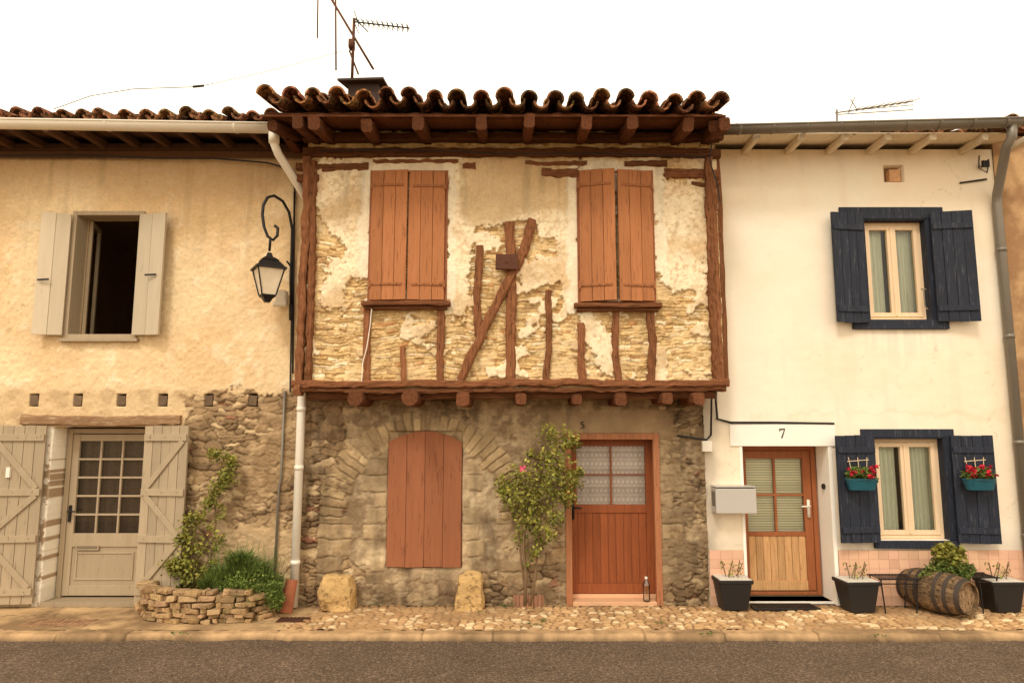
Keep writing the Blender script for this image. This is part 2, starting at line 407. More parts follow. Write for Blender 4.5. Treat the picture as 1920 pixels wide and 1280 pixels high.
def deck(mb,x0,x1,ye,ze,slope,yr,th=.04,flat=None):
    pr=[(ye,ze)]
    if flat: pr.append(flat)
    zr=pr[-1][1]+(yr-pr[-1][0])*math.tan(slope); pr.append((yr,zr)); pr.append((2*yr-ye,ze))
    n=len(pr); vs=[]
    for y,z in pr: vs+=[(x0,y,z),(x1,y,z),(x1,y,z+th),(x0,y,z+th)]
    fs=[(0,1,2,3),(4*n-1,4*n-2,4*n-3,4*n-4)]
    for k in range(n-1):
        for q in range(4): a=4*k+q;b=4*k+(q+1)%4; fs.append((a,b,b+4,a+4))
    mb.add(vs,fs,0)
    for x in (x0+.01,x1-.11):
        mb.add([(x,ye+.7,ze+.03),(x,2*yr-ye-.6,ze+.03),(x,yr,zr),(x+.1,ye+.7,ze+.03),(x+.1,2*yr-ye-.6,ze+.03),(x+.1,yr,zr)],[(0,1,2),(5,4,3),(0,3,4,1),(1,4,5,2),(2,5,3,0)],0)
def shutter(parent,hx,hy,z0,z1,side,width,ang,n,mat,style='batten',label=None,metal=None,th=.032,name='shutter'):
    mb=MB(); mb.xf=Matrix.Translation((hx,hy,0))@Matrix.Rotation(-side*math.radians(ang),4,'Z')
    h=z1-z0; w=width/n
    for i in range(n):
        t=U(.86,1.1); mb.box(side*(i*w+.0025),side*((i+1)*w-.0025),-th+U(-.003,.003),-.002,z0+U(0,.008),z1-U(0,.01),0,t)
    mb.box(side*.01,side*(width-.01),-.004,.0,z0+.012,z1-.012,0,.5)
    if style=='batten':
        for q in (.12,.86): mb.box(side*.012,side*(width-.012),-th-.018,-th+.001,z0+h*q-.035,z0+h*q+.035,0,1.03)
    if style=='strap':
        for q in (.12,.88):
            mb.box(side*.0,side*(width-.05),-th-.012,-th+.001,z0+h*q-.015,z0+h*q+.015,0,.82)
            mb.tube([(0,-th-.01,z0+h*q-.045),(0,-th-.01,z0+h*q+.045)],.014,6,0,.8)
            for k in (.1,.35,.6,.85): mb.tube([(side*(width-.05)*k,-th-.012,z0+h*q),(side*(width-.05)*k,-th-.019,z0+h*q)],.007,6,0,.6)
    if style=='Z':
        bz=[z0+h*.07,z0+h*.36,z0+h*.62,z0+h*.93]
        for b in bz: mb.box(side*.012,side*(width-.012),-th-.022,-th+.001,b-.04,b+.04,0,1.02)
        for a,b in ((bz[2]+.04,bz[3]-.04),(bz[0]+.04,bz[1]-.04)):
            mb.beam((side*(width-.06),-th-.01,b),(side*.06,-th-.01,a),.07,.02,0,1.0)
        mb.beam((side*.06,-th-.01,bz[2]-.04),(side*(width-.06),-th-.01,bz[1]+.04),.07,.02,0,1.0)
        for b in bz:
            for k in (.15,.5,.85): mb.tube([(side*width*k,-th-.02,b),(side*width*k,-th-.026,b)],.007,6,0,.5)
    return mb.obj(name,[mat,metal or mat],parent,bevel=.003,label=label)
def sheet(parent,name,x0,x1,z0,z1,y,mat,folds=0,amp=.02):
    mb=MB(); n=max(1,folds*8)
    vs=[];
    for k in range(n+1):
        x=x0+(x1-x0)*k/n; yy=y+(amp*math.sin(k*math.pi/4+.6*math.sin(k*.7)) if folds else 0)
        vs+=[(x,yy,z0),(x,yy,z1)]
    mb.add(vs,[(2*k,2*k+2,2*k+3,2*k+1) for k in range(n)])
    return mb.obj(name,mat,parent,smooth=True)
def casement(win,x0,x1,z0,z1,y,mat):
    mb=MB(); mb.ring(x0,x1,z0,z1,.045,y-.03,y+.03); xm=(x0+x1)/2
    mb.ring(x0+.047,xm-.002,z0+.047,z1-.047,.055,y-.045,y+.01); mb.ring(xm+.002,x1-.047,z0+.047,z1-.047,.055,y-.045,y+.01)
    mb.box(xm-.02,xm+.02,y-.055,y-.044,z0+.06,z1-.06)
    mb.tube([(x0+.01,y-.05,z0+.2),(x0+.01,y-.05,z0+.28)],.01,6)
    mb.obj('sash',mat,win,bevel=.004)
    sheet(win,'pane',x0+.05,x1-.05,z0+.05,z1-.05,y-.01,m_glass)
def number(parent,txt,x,z,y,size,mat,name='house_number'):
    c=bpy.data.curves.new(name,'FONT'); c.body=txt; c.size=size; c.extrude=.002; c.align_x='CENTER'; c.align_y='CENTER'
    o=bpy.data.objects.new('t',c); link(o); bpy.context.view_layer.update()
    me=bpy.data.meshes.new_from_object(o.evaluated_get(bpy.context.evaluated_depsgraph_get())); bpy.data.objects.remove(o)
    b=BASE[parent]
    me.transform(Matrix.Translation(Vector((x,y,z))-b)@Matrix.Rotation(math.pi/2,4,'X'))
    me.materials.clear(); me.materials.append(mat)
    at=me.attributes.new('tint','FLOAT_COLOR','POINT'); at.data.foreach_set('color',[1.]*4*len(me.vertices))
    q=bpy.data.objects.new(name,me); link(q); q.parent=parent; BASE[q]=b; return q

# ================= STUCCO HOUSE =================
Lx0=-7.7
hs=thing('stucco_house',(-5.1,YL,0),'tan stucco terraced house with open greige shutters and white gutter','house')
wL=RR(140,405,263,628,YL); dL=RR(90,800,266,1140,YL); dL=(dL[0],dL[1],0,dL[3])
putl=[RR(a-9,738,a+9,762,YL) for a in (66,148,229,307,393,475)]
topL=5.72
def stonecol(X,Z,a,b,n2):
    c=mix(full(X,(182,152,114)),full(X,(126,102,76)),a); c=mix(c,full(X,(206,178,138)),ss(.74,.8,b)); c=mix(c,full(X,(152,108,84)),ss(.975,.98,b))
    return c*(.64+.64*n2)[...,None]
def f_left(X,Z):
    n1=fbm(X,Z,1.1,5,1); n2=fbm(X,Z,7,4,2); n3=fbm(X,Z,28,3,3)
    c=mix(full(X,(238,212,170)),full(X,(226,194,148)),ss(.3,.72,n1)); c=mix(c,full(X,(244,226,192)),ss(.55,.8,n2)*.6)
    c=c*(.88+.24*n3)[...,None]
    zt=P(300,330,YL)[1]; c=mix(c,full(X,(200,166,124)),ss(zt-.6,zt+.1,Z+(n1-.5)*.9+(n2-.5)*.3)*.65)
    z2=P(300,300,YL)[1]; c=mix(c,full(X,(110,80,56)),ss(z2-.03,z2+.03,Z))  # eaves shade painted dark into the wall top
    streak=fbm(X*6,Z*.5,1.5,4,7); c=c*(1-.14*ss(.5,.8,streak)*ss(3.2,5,Z))[...,None]
    h=.02+.016*(n2-.5)+.014*(n3-.5)+.022*(n1-.5)
    zb=P(300,728,YL)[1]; c=mix(c,full(X,(228,200,158)),ss(.06,.0,abs(Z-zb+(n2-.5)*.1))*.7)
    lower=ss(0,.06,zb-Z+(n2-.5)*.12)
    c=mix(c,mix(full(X,(208,180,138)),full(X,(174,144,106)),ss(.4,.65,n2)),lower*.6)
    e,a,b=rubble(X,Z,.05,2.7,21)
    hs_=.026*ss(.0,.3,e)*(.3+1.*a)+.026*(n2-.5)+.014*n3
    cs=stonecol(X,Z,a,b,n2); cs=mix(cs*.55,cs,ss(.0,.16,e))
    mo=ss(.43,.58,fbm(X,Z,2.2,5,12)+(n2-.5)*.4); cs=mix(cs,mix(full(X,(190,160,122)),full(X,(146,120,88)),ss(.35,.65,n2)),mo*.8); hs_=hs_*(1-.5*mo)+(.015+.03*n2)*mo*.6
    s=polys(X,Z,[[(345,742),(420,735),(600,735),(600,1180),(300,1180),(345,860)]],YL)
    m=ss(-.01,.015,s+(n2-.5)*.28+(n3-.5)*.06)
    mos=polys(X,Z,[[(400,985),(560,985),(560,1130),(400,1130)]],YL); m=m*(1-.6*ss(-.02,.05,mos+(n2-.5)*.5))
    h=h*(1-m)+(hs_-.012)*m; c=mix(c,cs,m)
    jm=polys(X,Z,[[(60,800),(133,800),(128,1150),(55,1150)]],YL); k=ss(-.02,.02,jm+(n2-.5)*.1)
    pw=mix(full(X,(236,224,202)),full(X,(166,140,110)),ss(.57,.60,fbm(X,Z,12,5,15))); c=mix(c,pw,k)
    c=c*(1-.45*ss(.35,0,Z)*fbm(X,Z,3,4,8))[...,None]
    cr=abs(fbm(X,Z,1.3,4,33)-.5); c=c*(1-.2*ss(.003,.0,cr)*(1-m))[...,None]
    return h,c
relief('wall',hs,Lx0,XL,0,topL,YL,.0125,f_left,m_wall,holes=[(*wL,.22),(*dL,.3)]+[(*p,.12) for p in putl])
m_plug=M('grey_brown_plug',(120,98,76),.9,.3,20)
for p in putl:
    mb=MB(); mb.box(p[0]+.012,p[1]-.012,YL-.02,YL+.1,p[2]+.012,p[3]-.02,0,U(.7,1.1),.006); mb.obj('joist_end',m_plug,hs,bevel=.004)
body(hs,Lx0-.1,XL-.0,YL,6,topL)
zr_=P(260,247,-.7)[1]; 
mb=MB(); tiles(mb,Lx0-.2,XL-.0,-.80,zr_+.135,zr_+.10,.25,math.radians(14),14,.082,.016,.012)
mb.obj('roof',m_tile,hs)
mb=MB(); deck(mb,Lx0-.2,XL,-.72,zr_+.098,math.radians(14),2.9,.02,flat=(-.3,zr_+.13)); mb.obj('roof_deck',m_darkw,hs)
x=Lx0+.1
while x<XL-.05:
    mb=MB(); mb.beam((x,-.71,zr_+.04),(x+U(-.02,.02),.2,zr_+.09),.075,.1,0,U(.8,1.5),.004,.2,up=(0,0,1)); mb.obj('rafter',m_darkw,hs); x+=U(.36,.44)
mb=MB(); mb.beam((Lx0,YL-.04,topL-.06),(XL,YL-.04,topL-.05),.09,.06,0,.8,.005,.3); mb.obj('wall_plate',m_darkw,hs)
mb=MB(); ga=P3(-330,223,-.86); gb=P3(527,237,-.86)
mb.shell(ga,gb,.085,.085,.004,180,360,12); mb.tube([Vector(ga)+Vector((0,-.085,0)),Vector(gb)+Vector((0,-.085,0))],.012,8)
mb.shell(gb,Vector(gb)+Vector((.006,0,0)),.085,.085,.084,180,360,12)
for k in (.3,.62,.9): q=Vector(ga).lerp(Vector(gb),k); mb.shell(q,q+Vector((.03,0,0)),.09,.09,.006,180,360,12)
gq=Vector(gb); pts=[gq+Vector((-.08,0,-.07)),gq+Vector((-.08,.02,-.2)),gq+Vector((-.05,.08,-.3)),(XL-.0+.02,-.24,4.95),(XL+.04,-.17,4.85),(XL+.04,-.17,2.9),(XL+.04,-.17,2.5),(XL+.04,-.17,.02)]
mb.tube(pts,.05,12)
for z in (.5,1.6,2.3): mb.tube([(XL+.04,-.17,z),(XL+.04,-.17,z+.05)],.057,12)
mb.tube([pts[0],pts[1]],.062,12)
mb.obj('gutter',m_white,hs,smooth=True,label='white painted gutter with downpipe')
x0,x1,z0,z1=wL; mb=MB(); mb.ring(x0-.05,x1+.03,z0-.05,z1+.05,.055,YL-.055,YL+.18); mb.box(x0-.08,x1+.06,YL-.09,YL-.0,z0-.09,z0-.051,0,.95)
win=mb.obj('window',m_grey,hs,bevel=.004)
mb=MB(); mb.xf=Matrix.Translation((x0+.02,YL+.19,0))@Matrix.Rotation(math.radians(108),4,'Z'); mb.ring(0,.42,z0+.01,z1-.01,.05,-.04,.0); mb.obj('sash',m_grey,win,bevel=.003,label='sash swung open into the room')
mb=MB(); mb.xf=Matrix.Translation((x1-.02,YL+.17,0))@Matrix.Rotation(math.radians(80),4,'Z'); mb.ring(0,.42,z0+.01,z1-.01,.05,-.0,.04); mb.obj('sash',m_grey,win,bevel=.003)
hy=YL-.07
shutter(win,x0-.04,hy,z0-.02,z1-.0,-1,.34,12,2,m_grey2,'plain'); shutter(win,x1+.0,hy,z0-.02,z1-.0,1,.38,12,2,m_grey2,'plain')
for x,zz in ((x0-.27,z0+.66),(x1+.22,z0+.72)):
    mb=MB(); mb.beam((x-.06,hy-.12,zz),(x+.07,hy-.11,zz+.01),.02,.015); mb.obj('shutter_latch',m_iron,win)
x0,x1,z0,z1=dL; yd=YL+.26
mb=MB(); lx0=x0+.02; lx1=x1-.0
mb.ring(lx0,lx1,.05,z1-.02,.06,yd-.04,yd+.03,wb=.0)
a0,a1=lx0+.065,lx1-.065; zg=P(190,1005,YL)[1]
mb.ring(a0,a1,.07,z1-.09,.085,yd-.03,yd+.015,wb=.12); mb.box(a0+.08,a1-.08,yd-.028,yd+.013,zg-.16,zg-.0)
mb.box(a0+.08,a1-.08,yd-.012,yd+.01,.18,zg-.15,0,.95)
mb.ring(a0+.13,a1-.13,.25,zg-.22,.025,yd-.024,yd-.01)
for i in range(1,3):
    xx=a0+.085+(a1-a0-.17)*i/3; mb.box(xx-.012,xx+.012,yd-.026,yd+.01,zg,z1-.17)
for i in range(1,5):
    zz=zg+(z1-.175-zg)*i/5; mb.box(a0+.085,a1-.085,yd-.024,yd+.008,zz-.012,zz+.012)
mb.box(lx0-.05,lx1+.03,yd-.28,yd+.03,0.0,.05,0,.8)
door=mb.obj('door',m_grey,hs,bevel=.004,label='greige half-glazed door with small panes')
sheet(door,'pane',a0+.08,a1-.08,zg,z1-.17,yd,m_glass); sheet(door,'curtain',a0+.05,a1-.05,zg-.05,z1-.14,yd+.06,m_curtd,6,.02)
mb=MB(); zz=P(155,1033,YL)[1]; mb.ring(a0+.14,a0+.42,zz-.025,zz+.035,.012,yd-.042,yd-.028); mb.box(a0+.15,a0+.41,yd-.036,yd-.029,zz-.013,zz+.022,0,.5); mb.obj('letter_slot',m_grey,door)
mb=MB(); mb.box(a0+.02,a0+.05,yd-.05,yd-.03,.95,1.15); mb.tube([(a0+.035,yd-.05,1.08),(a0+.035,yd-.09,1.08),(a0+.12,yd-.09,1.08)],.01,8); mb.obj('handle',m_iron,door)
mb=MB(); l=RR(45,776,342,797,YL); mb.beam((l[0],YL-.03,(l[2]+l[3])/2),(l[1],YL-.03,(l[2]+l[3])/2),.12,.08,0,1,.01,.1); mb.obj('lintel',M('peeling_grey_beam',(150,116,84),.9,.4,5,(.6,5,5),.8,30,worn=(190,168,136),wt=.55,bd=.01),door,label='weathered wooden lintel with peeling paint')
zt=P(310,797,YL)[1]; zb_=.05
shutter(door,x1+.02,YL-.06,zb_,zt,1,.57,8,5,m_grey,'Z',label='open braced door shutter'); shutter(door,x0-.05,YL-.06,zb_,zt,-1,.60,8,5,m_grey,'Z',label='open braced door shutter')
mb=MB(); q=P3(18,885,YL-.14); mb.box(q[0]-.025,q[0]+.02,q[1]-.03,q[1],q[2]-.06,q[2]+.06); mb.obj('thermometer',m_white,door)
mb=MB(); a=P(528,740,YL)[0]; b=P(523,1100,YL)[0]; xx=(a+b)/2
mb.tube([(xx+.02,YL-.05,2.55),(xx+.02,YL-.05,1.5),(xx,YL-.05,1.4),(xx-.01,YL-.05,.1)],.016,8); mb.obj('conduit',m_zinc,hs,smooth=True)

# ================= TIMBER FRAMED HOUSE =================
hm=thing('timber_framed_house',(0,0,0),'half-timbered house with jettied upper floor and peeling plaster over rubble stone','house')
dM=RR(1060,812,1238,1133,0); dM=(dM[0],dM[1],0,dM[3])
rp=RR(728,808,866,1062,0)
zbm=P(955,724,YU)[1]
acx=P(797,800,0)[0]; aR=1.27; acz=P(797,774,0)[1]-aR
def f_low(X,Z):
    n1=fbm(X,Z,1.5,5,41); n2=fbm(X,Z,8,4,42); n3=fbm(X,Z,30,3,43); n4=fbm(X,Z,3.2,5,44)
    Xw=X+.05*(n4-.5)+.035*(n2-.5); Zw=Z+.055*(fbm(X,Z,3.2,4,45)-.5)+.035*(fbm(X,Z,9,3,46)-.5)
    e,a,b=rubble(X,Z,.055,2.5,31)
    h=.03*ss(0,.3,e)*(.3+.9*a)+.04*(n2-.5)+.018*n3
    c=stonecol(X,Z,a,b,n2); dk=ss(dM[1]-.1,dM[1]+.2,X); c=mix(c*.5,c,ss(0,.17,e))
    mort=ss(.40,.54,n1+(n2-.5)*.45-.08*dk); h=h*(1-mort*.6)+(.015+.035*n2)*mort*.8; c=mix(c,mix(full(X,(190,166,132)),full(X,(136,114,88)),ss(.35,.65,n2)),mort*.85)
    r=np.hypot(Xw-acx,Zw-acz); th=np.arctan2(Zw-acz,Xw-acx)
    inn=ss(.0,.05,aR-.26-r+(n2-.5)*.12)*(Zw>acz)+ (Zw<=acz)*ss(0,.03,.92-abs(X-acx)+(n2-.5)*.2)
    inn=np.clip(inn,0,1)*ss(.3,.5,Z+(n2-.5)*.5)
    ci=mix(full(X,(198,176,142)),full(X,(138,116,90)),ss(.35,.65,fbm(X,Z,3.5,5,50))); ci=ci*(.56+.5*n3+.4*n2)[...,None]
    h=h*(1-inn)+(.0+.06*fbm(X,Z,9,5,51))*inn; c=mix(c,ci,inn*.88)
    zz=Zw; row=np.floor(zz/.19); fr=np.abs((zz/.19)%1-.5); jr=_l[row.astype(int)&255,3]
    for (xa,xb,zt,sd) in ((rp[0]-.27,rp[0],rp[3]-.3,-1),(rp[1],rp[1]+.20,rp[3]-.25,1),(acx-aR-.02,acx-aR+.42,acz+.02,0),(acx+aR-.4,acx+aR+.0,acz+.02,0),(dM[1]+.0,dM[1]+.26,1.9,1)):
        wv=(jr-.5)*.2
        k=ss(0,.03,np.minimum(Xw-xa+(wv if sd==-1 else 0),xb+(wv if sd==1 else 0)-Xw))*(Z<zt)*(Z>.25)*(1-.85*ss(.48,.62,n4))
        ed=ss(.5,.42,fr+(n2-.5)*.12)
        cj=mix(full(X,(190,164,126)),full(X,(142,120,92)),_l[(row.astype(int)*3+int(xa*40))&255,9]+0*X); cj=mix(cj*.62,cj,ed)
        h=h*(1-k)+(.008+.016*ed+.035*n2)*k; c=mix(c,cj*(.58+.76*n2)[...,None],k*.75)
    kk=(th+.03*(n4-.5))/(math.radians(5.4)); ki=np.floor(kk); kf=np.abs(kk%1-.5)
    wn=aR-.27-.12*_l[ki.astype(int)&255,20]; wo=aR-.03+.09*_l[ki.astype(int)&255,24]
    band=ss(0,.03,np.minimum(r-wn,wo-r))*(Zw>acz)*(1-.6*ss(.50,.64,n4))
    ed=ss(.5,.38,kf+(n2-.5)*.12)*ss(0,.04,np.minimum(r-wn,wo-r))
    cv=mix(full(X,(204,176,134)),full(X,(150,126,94)),_l[ki.astype(int)&255,30]); cv=mix(cv*.58,cv,ed)*(.58+.76*n2)[...,None]
    h=h*(1-band)+(.012+.024*ed+.03*n2)*band; c=mix(c,cv,band*.88)
    pl=polys(X,Z,[[(1030,770),(1262,770),(1262,822),(1030,812)]],0); k=ss(-.02,.03,pl+(n2-.5)*.1); c=mix(c,full(X,(168,140,108)),k*.8); h=h*(1-k)+.02*k
    q=psd(X,Z,[(rp[0],rp[2]),(rp[1],rp[2]),(rp[1],rp[3]),(rp[0],rp[3])]); h=h*(1-ss(-.01,.01,q))
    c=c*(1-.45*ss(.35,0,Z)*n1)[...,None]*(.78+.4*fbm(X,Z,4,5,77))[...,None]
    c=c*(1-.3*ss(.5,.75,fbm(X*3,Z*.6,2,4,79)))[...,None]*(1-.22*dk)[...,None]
    return h,c
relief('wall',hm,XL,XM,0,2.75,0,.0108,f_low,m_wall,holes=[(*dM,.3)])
Ux0=P(566,600,YU)[0]+.0; Ux1=P(1349,500,YU)[0]
ye=-1.2
zA=P(955,240,ye)[1]; zB=P(955,266,YU)[1]
zUt=zB+.12
PL=[[(602,300),(700,292),(700,325),(694,545),(680,520),(662,522),(646,578),(606,574),(600,545),(640,500),(655,470),(632,445),(598,420),(596,330)],
    [(690,285),(852,285),(852,330),(690,330)],
    [(833,290),(1090,290),(1090,585),(1068,588),(1048,528),(1010,540),(980,552),(972,520),(985,492),(1012,480),(1040,478),(1042,455),(1010,455),(1008,425),(985,412),(955,418),(920,428),(892,425),(893,436),(925,440),(950,462),(925,468),(890,462),(882,500),(872,596),(848,606),(838,560)],
    [(1222,330),(1240,345),(1324,345),(1324,530),(1308,552),(1262,546),(1230,512)],
    [(1082,585),(1110,588),(1125,612),(1150,640),(1155,690),(1128,704),(1110,650),(1092,640)],
    [(762,606),(815,610),(812,632),(766,630)],[(1082,290),(1240,290),(1240,335),(1082,335)]]
OR=[(690,318,838,575),(1080,318,1230,578)]
def f_up(X,Z):
    n1=fbm(X,Z,1.6,5,81); n2=fbm(X,Z,8,4,82); n3=fbm(X,Z,30,3,83); n5=fbm(X,Z,16,4,84)
    e,a,b=courses(X+.02*(n3-.5),Z+.022*(n3-.5),.018,.048,.04,.2,71,.08)
    h=.019*ss(-.002,.014,e)*(.2+1.0*a)+.022*(n5-.3)
    c=mix(full(X,(234,208,156)),full(X,(204,170,116)),a); c=mix(c,full(X,(246,230,192)),ss(.76,.84,b)); c=mix(c,full(X,(202,150,102)),ss(.955,.96,b)); c=mix(c,full(X,(186,154,112)),ss(.1,.05,b))
    c=mix(full(X,(180,140,92)),c,ss(-.001,.010,e)); c=c*(.66+.64*n5)[...,None]
    mo=ss(.46,.64,fbm(X,Z,2.6,5,86)+(n5-.5)*.3); c=mix(c,full(X,(228,200,152))*(.8+.4*n5)[...,None],mo*.7); h=h*(1-.5*mo)+.012*mo
    s=polys(X,Z,PL,YU); m=ss(-.004,.006,s+.004+(n2-.5)*.18+(n3-.5)*.1)
    small=ss(.62,.65,fbm(X,Z,4,4,90)-.03*ss(3.6,3.3,Z)+(n5-.5)*.06); m=np.maximum(m,small*.9)
    pc=mix(full(X,(244,226,192)),full(X,(214,186,146)),ss(.42,.7,fbm(X,Z,2.4,5,91)))
    spots=ss(.6,.66,fbm(X,Z,26,3,92)); pc=mix(pc,full(X,(198,164,120)),spots*.5); pc=pc*(.84+.32*n3)[...,None]
    br=psd(X,Z,[P(q[0],q[1],YU) for q in ((868,285),(1075,285),(1070,400),(1000,400),(900,430),(862,400))]); pc=mix(pc,full(X,(208,178,134)),ss(-.1,.08,br+(n2-.5)*.25)*.8)
    ow=np.full(X.shape,-9.)
    for o in OR:
        x0,x1,z0,z1=RR(*o,YU); ow=np.maximum(ow,-np.maximum(np.maximum(x0-X,X-x1),np.maximum(z0-Z,Z-z1)))
    k=ss(-.13,-.08,ow+(n2-.5)*.14)*(m>.5); pc=mix(pc,full(X,(246,236,212)),k*.6)
    h=h*(1-m)+(.042+.014*(n2-.5)+.01*n3-.008*k)*m; c=mix(c,pc,m)
    c=c*(.86+.26*fbm(X,Z,3,4,95))[...,None]
    st_=fbm(X*7,Z*.6,1.5,4,97); c=c*(1-.22*ss(.5,.8,st_)*ss(4.2,5.2,Z))[...,None]
    return h,c
relief('upper_wall',hm,Ux0,Ux1,zbm-.02,zUt,YU,.0098,f_up,m_wall,label='rubble infill with flaking cream plaster')
bd=MB(); bd.box(Ux0,Ux0+.2,YU+.004,6,zbm-.02,zUt); bd.box(Ux1-.2,Ux1,YU+.004,6,zbm-.02,zUt); bd.box(Ux0+.2,Ux1-.2,5.8,6,0,zUt)
bd.box(Ux0+.2,Ux1-.2,YU+.005,6,zbm-.06,zbm+.06); bd.box(Ux0+.2,Ux1-.2,YU+.05,6,zUt-.15,zUt); bd.box(XL+.002,XL+.2,.004,6,0,zbm-.07); bd.box(XM-.2,XM-.002,.004,6,0,zbm-.07)
bd.obj('body',m_body,hm)
mb=MB(); y=YU-.015
def vpost(px,py0,py1,w,yy=y,d=.1,t=1.,j=.009,mi=0):
    a=P(px,(py0+py1)/2,YU)[0]; z0=P(px,py1,YU)[1]; z1=P(px,py0,YU)[1]; mb.beam((a+U(-.015,.015),yy,z0),(a+U(-.015,.015),yy,z1),w/153.,d,mi,t,j,.07)
vpost(573,300,742,14,YU-.03,.17,1.0,.016); vpost(585,305,728,11,YU-.02,.15,.85,.016)
vpost(1333,300,718,12,YU-.03,.15,.85,.014); vpost(1342,330,718,10,YU-.02,.14,1.0,.014)
mb.beam((Ux1+.01,YU+.12,zbm),(Ux1+.01,YU+.12,zUt-.2),.12,.2,0,.8,.008,.15)
for a in ((690,572,716,13),(757,650,716,9),(826,570,716,13),(957,418,716,18),(1025,545,716,11),(1088,606,716,13),(1157,585,716,12),(1220,578,716,14)):
    vpost(*a,t=U(.8,1.15),j=.012)
vpost(899,462,628,14,t=.95,j=.012)
a=P3(863,712,y-.03);b=P3(968,498,y-.03); mb.beam(a,b,.105,.1,0,1.0,.011,.07)
a=P3(968,505,y-.02);b=P3(998,412,y-.02); mb.beam(a,b,.11,.1,0,1.05,.014,.05)
a=P3(938,570,y+.01);b=P3(944,530,y+.01); mb.beam(a,b,.04,.06,0,.9,.004)
mb.obj('timber_frame',m_timv,hm,label='gnarled red-brown posts and brace')
mb=MB(); 
mb.beam((Ux0-.06,YU-.03,zbm+.02),(Ux1+.03,YU-.03,zbm+.035),.08,.17,0,1.1,.015,.08)
mb.beam((Ux0-.03,YU-.01,zbm-.04),(Ux1+.0,YU-.01,zbm-.03),.05,.16,0,.8,.015,.08)
mb.beam((Ux0+.1,YU+.06,zbm-.1),(Ux1-.1,YU+.06,zbm-.1),.1,.1,0,.7,.007,.15)
z=P(955,290,YU)[1]; mb.beam((Ux0-.04,YU-.05,z),(Ux1+.04,YU-.05,z-.02),.11,.1,0,.6,.014,.1)
mb.beam((Ux0-.04,YU-.08,zB+.02),(Ux1+.04,YU-.08,zB+.02),.1,.12,0,.5,.01,.12)
for px0,px1,py,w in ((556,692,313,.1),(555,600,335,.09),(868,892,313,.08),(1015,1083,324,.11),(1245,1348,327,.12),(1170,1250,308,.07),(1295,1348,345,.06),(700,860,303,.04),(985,1100,308,.05)):
    a=P3(px0,py,y);b=P3(px1,py+U(-2,2),y); mb.beam(a,b,w,.09,0,U(.8,1.1),.015,.05)
mb.obj('sill_beam',m_timh,hm,label='long red-brown bressummer and plate beams')
for px,w in ((668,25),(770,27),(868,25),(976,21),(1082,19),(1163,23),(1249,20),(1308,22)):
    mb=MB(); x=P(px,750,-.62)[0]; w_=w/158.; zz=zbm-.155+U(-.01,.01)
    if px<800:
        mb.tube([(x,-.72+U(0,.05),zz+.01),(x,.1,zz+.02)],w_*.56,12,0,U(1.0,1.3))
    else: mb.beam((x,-.70+U(0,.05),zz),(x,.1,zz+.01),w_*.9,w_*1.0,0,U(1.,1.4),.007,.2,up=(0,0,1))
    mb.obj('joist',m_raft,hm)
mb=MB(); q=RR(929,477,971,506,YU-.12); mb.box(q[0],q[1],YU-.15,YU-.1,q[2],q[3],0,1,.006); mb.tube([((q[0]+q[1])/2,YU-.16,(q[2]+q[3])/2),((q[0]+q[1])/2,YU-.02,(q[2]+q[3])/2)],.02,8); mb.obj('anchor_plate',m_rust,hm,bevel=.006)
for i,(a,b,c_,d_) in enumerate(((696,322,834,563),(1087,322,1223,566))):
    x0,x1,z0,z1=RR(a,b,c_,d_,YU-.06); xm=(x0+x1)/2
    mb=MB(); mb.ring(x0-.03,x1+.03,z0-.02,z1+.02,.03,YU-.055,YU+.0,wb=.03); w=mb.obj('window',m_shut2,hm,bevel=.004)
    mb=MB(); mb.beam((x0-.08,YU-.08,z0-.05),(x1+.08,YU-.08,z0-.05),.05,.15,0,.9,.006,.12); mb.beam((x0-.04,YU-.06,z0-.095),(x1+.04,YU-.06,z0-.095),.04,.09,0,.8,.006,.12); mb.obj('sill',m_timh,w)
    aL,aR_=((5,1),(13,10))[i]
    shutter(w,x0,YU-.055,z0,z1+.01,1,xm-x0-.004,aL,3,m_shut,'strap',label='closed plank shutter slightly ajar'); shutter(w,x1,YU-.055,z0,z1-.0,-1,x1-xm-.004,aR_,3,m_shut,'strap')
# roof
rx0=P(492,200,ye)[0]; rx1=P(1360,200,ye)[0]
mb=MB(); tiles(mb,rx0+.06,rx1-.06,ye-.10,zA+.27,zA+.19,.262,math.radians(14),14,.1,.022,.04)
mb.obj('roof',m_tile,hm)
mb=MB(); deck(mb,rx0,rx1,ye-.01,zA+.13,math.radians(12),2.6,.02,flat=(YU,zB+.14))
mb.obj('roof_deck',m_soff,hm,label='red-brown soffit boards')
mb=MB(); mb.beam((rx0+.02,ye+.06,zA+.175),(rx1-.02,ye+.06,zA+.155),.05,.05,0,.6,.014,.08); mb.obj('eaves_board',m_soff,hm)
for px in (590,620,705,800,905,990,1085,1172,1265,1325):
    x=P(px,235,YU)[0]; w=U(.105,.13); mb=MB(); dxx=U(-.05,.05)
    mb.beam((x+dxx,ye+.0+U(-.06,.06),zA+.055+U(-.015,.01)),(x,.2,zB+.06+(zB-zA)*.6),w,.15,0,U(.75,1.2),.009,.1,up=(0,0,1)); mb.obj('rafter',m_raft,hm)
for sx,px in ((-1,560),(1,1345)):
    mb=MB(); x=P(px,260,YU)[0]; mb.beam((rx0+.1 if sx<0 else rx1-.12,ye+.06,zA+.05),(x,YU-.05,zB+.05),.11,.12,0,.8,.008,.15,up=(0,0,1)); mb.obj('rafter',m_raft,hm,label='angled hip rafter at the eaves corner')
